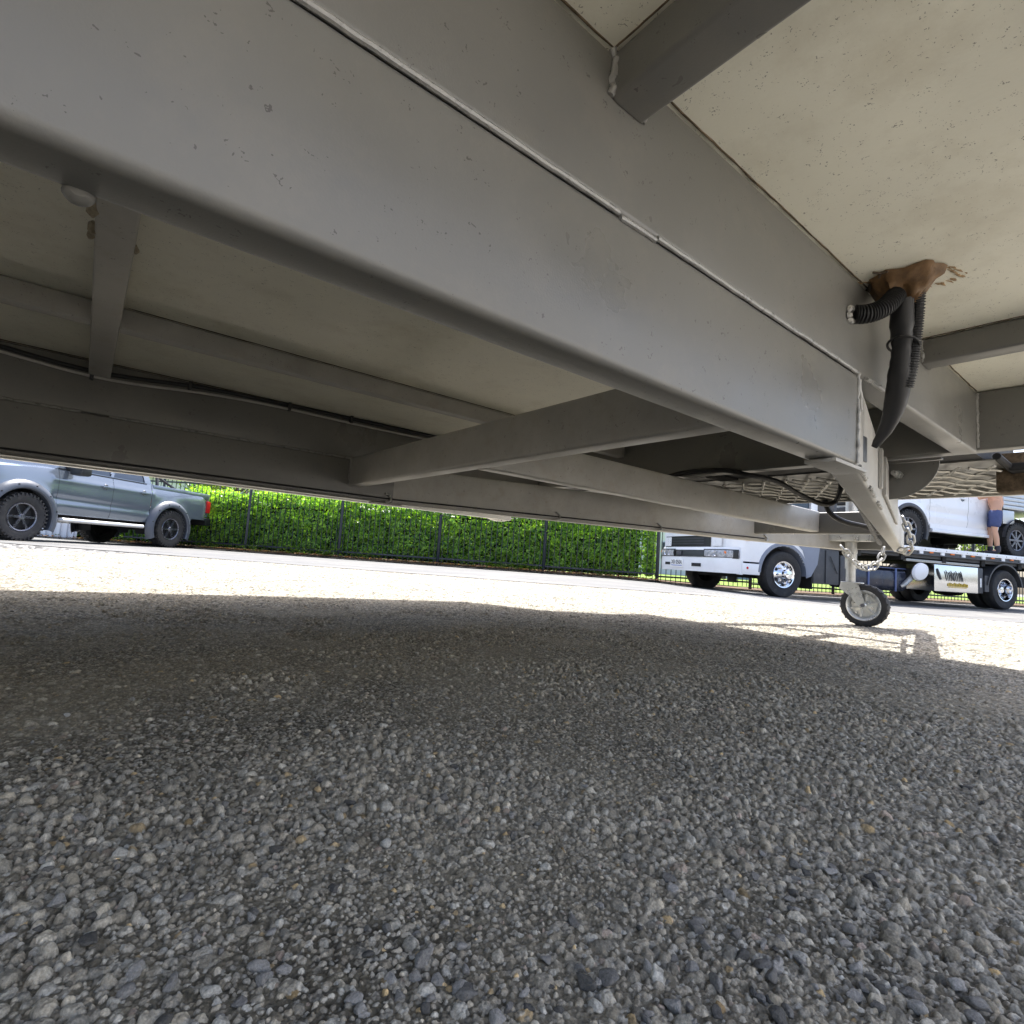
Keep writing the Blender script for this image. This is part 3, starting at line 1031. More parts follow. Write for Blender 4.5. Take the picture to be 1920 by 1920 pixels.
    # toolbox over the A-frame, tray of expanded metal
    bx = MB()
    bx.box(1.968, 2.12, 0.40, 2.13, 0.655, 1.30)
    bx.box(2.121, 2.66, 0.42, 2.11, 0.668, 1.25, c=0.01)
    for k in range(9):
        bx.box(1.99 + 0.013 * k, 1.996 + 0.013 * k, 1.18, 1.26, 0.646, 0.6545)
    B(bx, 'toolbox', M_blackmatt, smooth=0)
    tr = MB()
    B(MB().box(2.10, 2.694, 0.37, 2.16, 0.650, 0.654), 'tray_base', M_frame, smooth=0)
    for k in range(-9, 28):
        ya = 0.37 + 0.088 * k
        for dirn in (1, -1):
            a = Vector((2.105, ya if dirn > 0 else ya + 0.6 * 0.55)); c_ = Vector((2.695, a.y + dirn * 0.59 * 0.55))
            lo_, hi_ = 0.375, 2.155
            # clip to the tray
            pts = []
            for s in range(41):
                q = a.lerp(c_, s / 40)
                if lo_ <= q.y <= hi_:
                    pts.append((q.x, q.y, 0.632 + 0.0025 * math.sin(s * 0.8 + k)))
            if len(pts) > 2:
                tr.tube(pts, 0.0052, 4, flat=0.8)
    tr.box(2.695, 2.715, 0.37, 2.16, 0.622, 0.66)
    B(tr, 'mesh_tray', M_alu, smooth=0)
    tf = MB()
    tf.tube([(2.1, 0.37, 0.66), (2.42, 0.345, 0.62), (2.50, 0.33, 0.585)], 0.011, 8)
    B(tf, 'tray_strut', M_blackmatt)
    # rounded grey flap plate beside the near drawbar
    pl = MB()
    pts = [(0.452, 0.617), (0.60, 0.619), (0.60, 0.508), (0.575, 0.512)]
    for k in range(1, 9):
        a = k / 9
        pts.append((0.575 - 0.123 * math.sin(a * PI / 2), 0.512 + 0.105 * (1 - math.cos(a * PI / 2))))
    pl.prism(pts, 0.004, Tm(1.872, 0, 0) @ Matrix(((0, 1, 0, 0), (1, 0, 0, 0), (0, 0, 1, 0), (0, 0, 0, 1))))
    pl.box(1.86, 1.878, 0.445, 0.62, 0.619, 0.6235)
    plo = B(pl, 'flap_plate', M_frame, smooth=0)
    B(MB().tube([(1.89, 0.548, 0.583), (1.845, 0.548, 0.583)], 0.011, 6).tube([(1.845, 0.548, 0.583), (1.82, 0.548, 0.583)], 0.007, 8), 'bolt', M_galv, plo)
    # side brackets on the near drawbar
    bk = Multi()
    for xa, xb, zz0, zz1 in ((1.55, 1.58, 0.50, 0.60), (1.72, 2.6, 0.505, 0.612)):
        for a in (0,):
            p = Vector((xa, dby(xa, 1) - 0.031)); q = Vector((xb, dby(xb, 1) - 0.031))
            bk.rhs(p, q, 0.008, zz0, zz1, 0.002, 2)
    B(bk, 'bracket', M_frame2)
    # dirty brown step pad on its arm
    st = B(MB().box(2.26, 2.34, 0.24, 0.402, 0.574, 0.70, c=0.012), 'step_pad', M_mat)
    B(MB().box(2.20, 2.258, 0.27, 0.36, 0.63, 0.655, c=0.004), 'step_arm', M_blackmatt, st)
    # cover plate hanging on the far skirt
    cv = MB()
    pts = [(1.74, 0.50), (2.0, 0.50), (1.96, 0.487), (1.93, 0.474), (1.88, 0.471), (1.84, 0.476), (1.80, 0.487), (1.76, 0.492)]
    cv.prism([(a, b) for a, b in pts], 0.02, Tm(0, 2.525, 0))
    cvo = B(cv, 'awning_foot', M_white, smooth=0)
    B(MB().lathe([(0, 0), (0.006, 0), (0.006, 0.002), (0, 0.002)], 10, Tm(1.885, 2.523, 0.485)).lathe([(0, 0), (0.005, 0), (0.005, 0.002), (0, 0.002)], 10, Tm(1.905, 2.523, 0.482)),
      'bolt', M_blackmatt, cvo)
    # cable clips along the far drawbar
    def ring(x, y, z, r=0.017):
        m = MB()
        pts = [(x + 0.003 * math.sin(a * 2), y + r * 0.3 * math.cos(a), z + r * math.sin(a)) for a in np.linspace(-2.2, 2.0, 14)]
        pts = [(x + r * math.cos(a), y - 0.012 + 0.006 * math.sin(a), z + r * math.sin(a)) for a in np.linspace(-2.0, 1.9, 14)]
        m.tube(pts, 0.0045, 7)
        B(m, 'cable_clip', M_galv)
    for x, y in ((0.985, Y2 - 0.05), (1.775, dby(1.775, -1) - 0.026), (2.36, dby(2.36, -1) - 0.026), (3.10, dby(3.10, -1) - 0.026)):
        ring(x, y, 0.478)
    # brake line along the far lower edge
    pts = [(-1.5, Y2 - 0.052, 0.476), (1.0, Y2 - 0.052, 0.476)] + [(x, dby(x, -1) - 0.029, 0.476) for x in (1.06, 1.775, 2.36, 3.1)]
    B(MB().tube(pts, 0.0035, 7), 'brake_line', M_cable)
    # hook under the near rail
    m = MB()
    m.lathe([(0, -0.006), (0.0035, -0.0055), (0.0058, -0.003), (0.0066, 0), (0.0058, 0.003), (0.0035, 0.0055), (0, 0.006)], 20, Tm(-0.0225, Y1 + 0.0465, ZB - 0.0005) @ Matrix.Diagonal((1.25, 1, 1.0, 1)))
    B(m, 'hook', M_frame)
    # wiring along the far rail
    yw = Y2 - 0.06
    key = [(-1.2, 0.785), (-0.5, 0.782), (-0.24, 0.768), (-0.13, 0.752), (-0.026, 0.742), (0.05, 0.746), (0.11, 0.758), (0.24, 0.774), (0.45, 0.776), (0.64, 0.777), (0.819, 0.778), (1.8, 0.779)]
    def smoothpath(key, y):
        xs = np.linspace(key[0][0], key[-1][0], 50)
        zs = np.interp(xs, [k[0] for k in key], [k[1] for k in key])
        zs = np.convolve(np.pad(zs, 2, mode='edge'), np.ones(5) / 5, mode='valid')
        return [(a, y, b_) for a, b_ in zip(xs, zs)]
    B(MB().tube(smoothpath(key, yw), 0.007, 8), 'black_cable', M_cable)
    key2 = [(a, z - 0.018 - 0.004 * math.sin(a * 9)) for a, z in key]
    B(MB().tube(smoothpath(key2, yw - 0.003), 0.0042, 8), 'grey_cable', M_cablegrey)
    tie = Multi()
    for x in (-0.026, 0.235, 0.56, 0.80):
        z = np.interp(x, [k[0] for k in key], [k[1] for k in key])
        tie.box(x - 0.005, x + 0.005, yw - 0.013, yw + 0.009, z - 0.021, z + 0.009, c=0.002)
    B(tie, 'cable_tie', M_black)
    # loose cables inside the A-frame
    B(MB().tube(curve([(1.80, 1.42, 0.60), (1.805, 1.33, 0.625), (1.81, 1.2, 0.64), (1.82, 1.08, 0.635), (1.83, 1.0, 0.615), (1.95, 0.95, 0.605), (2.08, 0.93, 0.575), (2.2, 0.90, 0.55), (2.25, 0.87, 0.56), (2.22, 0.84, 0.60), (2.2, 0.83, 0.64)]),
                0.009, 9), 'hanging_cable', M_cable)
    B(MB().tube(curve([(1.10, 0.415, 0.52), (1.5, 0.55, 0.50), (2.0, 0.69, 0.50), (2.6, 0.86, 0.49), (3.0, 0.97, 0.475), (3.3, 1.05, 0.47)]), 0.010, 9), 'brake_cable', M_cable)
    B(MB().tube(curve([(2.68, 1.08, 0.63), (2.70, 1.06, 0.57), (2.74, 1.02, 0.535), (2.82, 0.97, 0.52), (2.9, 0.95, 0.515), (3.0, 0.96, 0.52)]), 0.012, 9), 'hanging_cable', M_cable)
    dt = Multi()
    dt.tube(wob_line((-1.5, Y1 - 0.001, ZF - 0.0004), (1.82, Y1 - 0.001, ZF - 0.0004), 160, 0.0004), 0.0013, 6)
    dt.tube(wob_line((-1.5, Y1 + 0.051, ZF - 0.0004), (0.81, Y1 + 0.051, ZF - 0.0004), 90, 0.0004), 0.0013, 6)
    dt.tube(wob_line((-1.5, Y2 - 0.051, ZF - 0.0004), (0.81, Y2 - 0.051, ZF - 0.0004), 90, 0.0004), 0.0016, 6)
    for yy in (1.5565, 1.5985):
        dt.tube(wob_line((0.03, yy, ZF - 0.0004), (1.8, yy, ZF - 0.0004), 90, 0.0004), 0.0013, 6)
    for x in (0.374, 0.426, 1.359, 1.411):
        dt.tube(wob_line((x, 0.05, ZF - 0.0004), (x, Y1, ZF - 0.0004), 40, 0.0003), 0.0011, 6)
    B(dt, 'joint_dirt', M_mat)
    # hole in the floor with brown sealant and three conduits
    P = []
    for i in range(17):
        a = i / 16
        row = []
        for k in range(28):
            th = 2 * PI * k / 28
            rr = (1 - a) ** 0.55
            ax_, ay_ = 0.050 + 0.006 * math.sin(3 * th + 1) + 0.005 * math.sin(7 * th) * (1 - a), 0.055 + 0.007 * math.sin(2 * th) + 0.006 * math.sin(8 * th + 2) * (1 - a)
            row.append((1.062 + 0.018 * a + ax_ * rr * math.cos(th) * (1 - .35 * a), 0.306 + 0.01 * a + ay_ * rr * math.sin(th) * (1 - .35 * a),
                        ZF - 0.001 - 0.048 * a ** 0.8 + (0.004 * math.sin(5 * th + a * 6) + 0.003 * math.sin(9 * th - a * 9)) * (a > 0.05)))
        P.append(row + [row[0]])
    so = B(MB().grid(P), 'sealant', M_foam, smooth=60)
    sm = MB()
    for k in range(60):
        a = random.uniform(-2.2, 2.4)
        rr = 0.052 + abs(random.gauss(0, 0.012))
        x, y = 1.06 + rr * math.cos(a), 0.30 - rr * math.sin(a + 0.9)
        ln = random.uniform(0.003, 0.012)
        sm.tube([(x, y, ZF - 0.0007), (x + ln * 0.8, y - ln * 0.5, ZF - 0.001), (x + ln * 1.5, y - ln * 0.6, ZF - 0.0007)], [0.0004, random.uniform(.0008, .002), 0.0004], 6)
    B(sm, 'smear', M_stain, so)
    tw = MB()
    for pts in ([(1.005, 0.335, ZF - .001), (1.012, 0.325, ZF - .004), (1.02, 0.318, ZF - .001)], [(1.012, 0.325, ZF - .003), (1.010, 0.314, ZF - .006)], [(1.012, 0.325, ZF - .003), (1.022, 0.331, ZF - .006)]):
        tw.tube(pts, 0.0018, 6)
    tw.tube([(1.045, 0.352, ZF - .002), (1.06, 0.358, ZF - .006), (1.065, 0.352, ZF - .003)], 0.003, 6)
    B(tw, 'dry_twig', M_bark)

    def conduit(pts, r, name, pitch=0.0042):
        pts = [Vector(p) for p in pts]
        # resample (Catmull-Rom)
        out = []
        for i in range(len(pts) - 1):
            p0, p1, p2, p3 = pts[max(i - 1, 0)], pts[i], pts[i + 1], pts[min(i + 2, len(pts) - 1)]
            n = max(2, int((p2 - p1).length / (pitch / 4)))
            for k in range(n):
                t = k / n
                out.append(0.5 * ((2 * p1) + (p2 - p0) * t + (2 * p0 - 5 * p1 + 4 * p2 - p3) * t * t + (3 * p1 - p0 - 3 * p2 + p3) * t ** 3))
        out.append(pts[-1])
        rs = [r * (1 + 0.11 * (1 if (i // 2) % 2 else -1)) for i in range(len(out))]
        return B(MB().tube(out, rs, 14), name, M_cable, smooth=25)

    def smoothtube(pts, rs, n=16, flat=1.0):
        pts = [Vector(p) for p in pts]
        out, ro = [], []
        for i in range(len(pts) - 1):
            p0, p1, p2, p3 = pts[max(i - 1, 0)], pts[i], pts[i + 1], pts[min(i + 2, len(pts) - 1)]
            for k in range(6):
                t = k / 6
                out.append(0.5 * ((2 * p1) + (p2 - p0) * t + (2 * p0 - 5 * p1 + 4 * p2 - p3) * t * t + (3 * p1 - p0 - 3 * p2 + p3) * t ** 3))
                ro.append((rs[i] * (1 - t) + rs[i + 1] * t) * random.uniform(0.95, 1.05))
        out.append(pts[-1]); ro.append(rs[-1])
        return MB().tube(out, ro, n, flat=flat)
    cnd = conduit([(0.985, 0.3545, 0.711), (1.0, 0.338, 0.7125), (1.02, 0.322, 0.725), (1.045, 0.312, 0.752)], 0.0145, 'conduit')
    m = MB()
    for k in range(9):
        a = k * 0.7
        m.tube(wob_line((0.985 + 0.011 * math.cos(a), 0.355, 0.711 + 0.011 * math.sin(a)), (0.979 + 0.012 * math.cos(a), 0.3605, 0.71 + 0.012 * math.sin(a)), 3, 0.001), [0.003, .0045, .005, .004], 6)
    B(m, 'torn_tape', M_cablegrey, cnd)
    conduit([(1.085, 0.292, 0.765), (1.098, 0.297, 0.735), (1.108, 0.304, 0.688), (1.112, 0.309, 0.648), (1.118, 0.318, 0.61)], 0.0105, 'conduit')
    sl = smoothtube([(1.062, 0.308, 0.752), (1.079, 0.314, 0.71), (1.096, 0.319, 0.678), (1.112, 0.326, 0.632), (1.126, 0.337, 0.585), (1.134, 0.352, 0.547), (1.137, 0.3735, 0.512)],
                    [0.0170, 0.0182, 0.0148, 0.0188, 0.0178, 0.0130, 0.0050], 18, 0.85)
    slo = B(sl, 'cable_sleeve', M_cable)
    B(MB().tube([(1.0965 + 0.026 * math.cos(a), 0.3165 + 0.023 * math.sin(a), 0.6815 - 0.006 * math.cos(a)) for a in np.linspace(0, 2 * PI, 24)], 0.0022, 6), 'cable_tie', M_black, slo)
    bk2 = MB().box(1.128, 1.15, dby(1.139, 1) - 0.0285, dby(1.139, 1) - 0.0255, 0.487, 0.535, c=0.001)
    B(bk2, 'grommet', M_black)
    # road wheels at the rear of the frame
    for y in (0.16, 2.37):
        wh = MB()
        wh.lathe([(0.20, -0.10), (0.33, -0.11), (0.365, -0.09), (0.375, 0), (0.365, 0.09), (0.33, 0.11), (0.20, 0.10)], 40, Tm(-2.9, y, 0.375), True)
        wo_ = B(wh, 'tyre', M_rubber)
        B(MB().lathe([(0, -0.07), (0.12, -0.08), (0.20, -0.09), (0.20, 0.09), (0, 0.07)], 30, Tm(-2.9, y, 0.375)), 'rim', M_darkmetal, wo_)
    # jockey wheel
    JX, JY = 3.68, 1.325
    m = MB()
    m.lathe([(0, 0.25), (0.026, 0.25), (0.026, 0.34), (0.031, 0.34), (0.0315, 0.43), (0.0335, 0.432), (0.0335, 0.455), (0.0315, 0.457), (0.0315, 0.50), (0.04, 0.503), (0.04, 0.525), (0.032, 0.527), (0.032, 0.78), (0, 0.78)], 28,
            Tm(JX, JY, 0) @ Rm('X', 90))
    jw = B(m, 'jockey_wheel', M_galv)
    cl = MB()
    cl.box(JX - 0.045, JX + 0.03, JY - 0.12, JY + 0.13, 0.505, 0.575, c=0.004)
    cl.box(JX - 0.05, JX - 0.044, JY - 0.055, JY - 0.045, 0.51, 0.57)
    for yy in (-0.1, 0.085):
        cl.tube([(JX - 0.052, JY + yy, 0.525), (JX - 0.04, JY + yy, 0.525)], 0.009, 6)
    B(cl, 'clamp', M_zinc, jw)
    # wheel: axle along x
    WX, WY, WR = 3.70, 1.255, 0.125
    M = Tm(WX, WY, WR + 0.001) @ Rm('Z', 97)
    wt = MB().lathe([(0.086, -0.036), (0.103, -0.041), (0.119, -0.036), (0.1245, -0.018), (0.125, 0), (0.1245, 0.018), (0.119, 0.036), (0.103, 0.041), (0.086, 0.036)], 48, M, True)
    for k in range(44):
        a = 2 * PI * k / 44
        wt.box(0.117, 0.1254, -0.033 + (0.034 if k % 2 else 0), -0.002 + (0.034 if k % 2 else 0), -0.0045, 0.0045, M @ Matrix.Rotation(a, 4, 'Y'))
    B(wt, 'tyre', M_rubber, jw)
    rm = MB().lathe([(0.0, 0.016), (0.03, 0.018), (0.045, 0.010), (0.066, 0.012), (0.074, 0.028), (0.086, 0.038), (0.092, 0.037), (0.092, -0.037), (0.0, -0.016)], 48, M)
    for k in range(6):
        a = 2 * PI * (k + 0.3) / 6
        MM = M @ Matrix.Rotation(a, 4, 'Y')
        rm.box(0.028, 0.076, 0.010, 0.023, -0.006, 0.006, MM, 0.003)
        MM2 = M @ Matrix.Rotation(a + PI / 6, 4, 'Y')
        rm.tube([(0.060, 0.008, 0), (0.060, 0.022, 0)], 0.0065, 8, MM2)
    for s in (1,):
        rm.lathe([(0, 0.016), (0.018, 0.02), (0.018, 0.044), (0.010, 0.05), (0, 0.05)], 16, M)
    B(rm, 'rim', M_zinc, jw)
    fk = MB()
    for s in (1, -1):
        poly = [(-0.018, -0.014), (0.0, -0.024), (0.020, -0.016), (0.060, 0.045), (0.124, 0.092), (0.116, 0.128), (0.050, 0.132), (0.022, 0.118), (0.0, 0.05)]
        fk.prism(poly, 0.004, M @ Tm(0, 0.046 if s > 0 else -0.050, 0))
    fk.box(0.012, 0.118, -0.0455, 0.0455, 0.127, 0.1335, M, 0.003)
    B(fk, 'fork', M_zinc, jw)
    B(MB().lathe([(0, -0.058), (0.011, -0.058), (0.011, 0.058), (0, 0.058)], 8, M), 'axle', M_darkmetal, jw)
    return root


CARAVAN = make_caravan()


pad = MB()  # pale slab added out of view to bounce sunlight onto the underside
for i in range(24):
    for j in range(12):
        x0, y0 = 0.6 + i * 0.45, -9.6 + j * 0.72
        vs = [(x0 + a, y0 + b_) for a, b_ in ((0, 0), (0.45, 0), (0.45, 0.72), (0, 0.72))]
        pad.add([(a, b_, float(ground_z(np.float64(a), np.float64(b_))) + 0.014) for a, b_ in vs], [(0, 1, 2, 3)])
structure(pad.build('bounce_pad', M_pad, smooth=0))


def make_bounce_caravan():  # added out of view; its sunlit side bounces light under the floor
    root = empty('caravan', 'unseen white caravan added behind the photographer to bounce light', 'caravan', (1.6, -4.3, 0))
    MB().box(-6.2, 5.2, -2.3, 0.0, 0.45, 2.75, c=0.06).build('body', M_white, root)
    MB().box(-4.0, 3.5, -2.1, -0.2, 0.36, 0.449).build('chassis_rail', M_frame, root)
    for x in (-2.9, 1.2):
        f = MB().box(x - 0.6, x + 0.6, 0.001, 0.02, 1.35, 1.95, c=0.008).build('window', M_black, root)
        MB().box(x - 0.55, x + 0.55, 0.0205, 0.024, 1.40, 1.90).build('pane', M_glass, f)
    d = MB().box(-1.2, -0.55, 0.001, 0.015, 0.62, 2.45, c=0.006).build('door', M_white, root)
    MB().box(-1.14, -1.08, 0.0155, 0.04, 1.4, 1.55, c=0.005).build('handle', M_black, d)
    for x in (-0.45, 0.45):
        ty = MB().lathe([(0.20, -0.10), (0.33, -0.11), (0.365, -0.09), (0.365, 0.09), (0.33, 0.11), (0.20, 0.10)], 36, Tm(x - 0.6, -0.14, 0.366), True).build('tyre', M_rubber, root)
        MB().lathe([(0, 0.06), (0.12, 0.07), (0.20, 0.09), (0.20, -0.09), (0, -0.07)], 30, Tm(x - 0.6, -0.14, 0.366)).build('rim', M_darkmetal, ty)


make_bounce_caravan()


def chain(name, pts, label, group, pitch=0.034):
    pts = [Vector(p) for p in pts]
    # even spacing along the polyline
    d = [0]
    for a, b in zip(pts, pts[1:]):
        d.append(d[-1] + (b - a).length)
    n = int(d[-1] / pitch)
    def at(s):
        for i in range(len(pts) - 1):
            if s <= d[i + 1] or i == len(pts) - 2:
                return pts[i].lerp(pts[i + 1], (s - d[i]) / (d[i + 1] - d[i]))
    m = MB()
    for k in range(n):
        c = at((k + 0.5) * pitch)
        t = (at((k + 0.6) * pitch) - at((k + 0.4) * pitch)).normalized()
        a = Vector((0.3, 0.8, 0.2)) if abs(t.z) > 0.7 else Vector((0, 0, 1))
        n1 = t.cross(a).normalized(); n2 = t.cross(n1)
        side = (n1 * 0.8 + n2 * 0.6) if k % 2 else (n1 * -0.6 + n2 * 0.8)
        loop = []
        for q in range(17):
            an = 2 * PI * q / 16
            sx = 0.0145 * math.copysign(abs(math.cos(an)) ** 0.8, math.cos(an)) + (0.009 if math.cos(an) > 0 else -0.009 if math.cos(an) < 0 else 0)
            loop.append(c + t * sx + side * 0.0155 * math.sin(an))
        m.tube(loop, 0.0052, 8, cap=False)
    o = m.build(name, M_galv)
    return tag(o, label, 'chain', group)


chain('safety_chain', [(3.215, 0.925, 0.60), (3.235, 0.915, 0.56), (3.262, 0.905, 0.50), (3.275, 0.905, 0.455), (3.285, 0.925, 0.432), (3.30, 0.955, 0.44), (3.31, 0.985, 0.46)],
      'galvanised chain hanging off the outer face of the near drawbar', 'safety chains on the A-frame')
chain('safety_chain', [(3.43, 1.075, 0.455), (3.42, 1.078, 0.415), (3.40, 1.085, 0.385), (3.375, 1.105, 0.35), (3.345, 1.135, 0.337), (3.32, 1.155, 0.35), (3.30, 1.185, 0.385), (3.29, 1.21, 0.42), (3.30, 1.24, 0.455)],
      'galvanised chain looped in a sag beside the jockey wheel tube', 'safety chains on the A-frame')


# ------------------------------------------------------------------ vehicles
def wheel(parent, x, y, z, R, W, side, style, rim_mat, rr=0.6, lugs=True, name='wheel', dual=False):
    """side=+1: outer face toward +y"""
    M = Tm(x, y, z) @ (Matrix.Identity(4) if side > 0 else Rm('Z', 180))
    r0 = R * rr
    h = W / 2
    root = None
    m = MB()
    prof = [(r0, -h * .75), (r0 + (R - r0) * .35, -h * .98), (R * 0.93, -h * .95), (R * 0.985, -h * .72), (R, -h * .3), (R, h * .3), (R * 0.985, h * .72), (R * 0.93, h * .95), (r0 + (R - r0) * .35, h * .98), (r0, h * .75)]
    m.lathe(prof, 48, M, True)
    if dual:
        m.lathe([(a, b - W * 1.15) for a, b in prof], 48, M, True)
    if lugs:
        for k in range(36):
            a = 2 * PI * k / 36
            MM = M @ Matrix.Rotation(a, 4, 'Y')
            m.box(R * 0.985, R * 1.018, -h * .85 + (0.04 if k % 2 else 0), -h * .15, -R * .052, R * .045, MM)
            m.box(R * 0.985, R * 1.018, h * .1, h * .88 - (0.03 if k % 2 else 0), -R * .045, R * .052, MM)
            m.box(R * (0.86 if k % 2 else 0.90), R * 0.995, h * .9, h * 1.03, -R * .035, R * .035, MM)
    ty = m.build(name, M_rubber, parent)
    rm = MB()
    if style == 'split':      # dark six double-spoke rim
        bkp = MB().lathe([(r0 * .9, h * .70), (r0 * .86, h * .30), (0, h * .2)], 40, M)
        rm.lathe([(r0 * 1.0, h * .78), (r0 * .97, h * .86), (r0 * .9, h * .80), (r0 * .9, h * .7)], 40, M)
        for k in range(6):
            a0 = 2 * PI * k / 6
            for s in (-1, 1):
                MM = M @ Matrix.Rotation(a0 + s * 0.13, 4, 'Y') @ Matrix.Rotation(0, 4, 'X')
                rm.prism([(r0 * .18, -r0 * .05), (r0 * .62, -r0 * .075 + s * .02), (r0 * .93, -r0 * .05 + s * r0 * .10), (r0 * .93, r0 * .05 + s * r0 * .10), (r0 * .62, r0 * .075 + s * .02), (r0 * .18, r0 * .05)], 0.03, MM @ Tm(0, h * .52, 0))
        rm.lathe([(0, h * .9), (r0 * .16, h * .9), (r0 * .22, h * .75), (r0 * .22, h * .4)], 20, M)
    elif style == 'eight':
        bkp = MB().lathe([(r0 * .9, h * .70), (r0 * .86, h * .30), (0, h * .2)], 40, M)
        rm.lathe([(r0 * 1.0, h * .78), (r0 * .97, h * .84), (r0 * .9, h * .78), (r0 * .9, h * .7)], 40, M)
        for k in range(8):
            MM = M @ Matrix.Rotation(2 * PI * k / 8, 4, 'Y')
            rm.prism([(r0 * .18, -r0 * .10), (r0 * .92, -r0 * .075), (r0 * .92, r0 * .075), (r0 * .18, r0 * .10)], 0.03, MM @ Tm(0, h * .5, 0))
        rm.lathe([(0, h * .85), (r0 * .18, h * .85), (r0 * .24, h * .7), (r0 * .24, h * .35)], 20, M)
    elif style == 'truckfront':
        rm.lathe([(r0 * 1.03, h * .72), (r0 * 1.0, h * .95), (r0 * .93, h * .92), (r0 * .88, h * .6), (r0 * .60, h * .95), (r0 * .46, h * 1.2), (r0 * .40, h * 1.3), (r0 * .40, h * 1.75), (r0 * .3, h * 1.95), (0, h * 2.0)], 48, M)
        for k in range(8):
            MM = M @ Matrix.Rotation(2 * PI * k / 8, 4, 'Y')
            rm.lathe([(0, .03), (.018, .03), (.02, 0), (.02, -.03)], 8, MM @ Tm(r0 * .62, h * .95, 0))
    else:                      # deep dished dual rim
        rm.lathe([(r0 * 1.04, h * .75), (r0 * 1.0, h * .98), (r0 * .93, h * .95), (r0 * .86, h * .2), (r0 * .82, -h * .5), (r0 * .35, -h * .6), (r0 * .33, h * .2), (r0 * .26, h * .45), (0, h * .5)], 48, M)
        for k in range(8):
            MM = M @ Matrix.Rotation(2 * PI * k / 8, 4, 'Y')
            rm.lathe([(0, .03), (.016, .03), (.018, 0), (.018, -.03)], 8, MM @ Tm(r0 * .55, -h * .5, 0))
    rim = rm.build('rim', rim_mat, ty)
    if style in ('split', 'eight'):
        bkp.build('wheel_barrel', M_blackmatt, ty)
    if style == 'truckfront':
        hl = MB()
        for k in range(6):
            MM = M @ Matrix.Rotation(2 * PI * (k + .5) / 6, 4, 'Y')
            hl.lathe([(0, .012), (.026, .010), (.03, 0)], 12, MM @ Tm(r0 * .76, h * .80, 0))
        hl.build('hand_hole', M_blackmatt, rim)
    return ty


def lerp_tab(tab, x):
    return float(np.interp(x, [t[0] for t in tab], [t[1] for t in tab]))


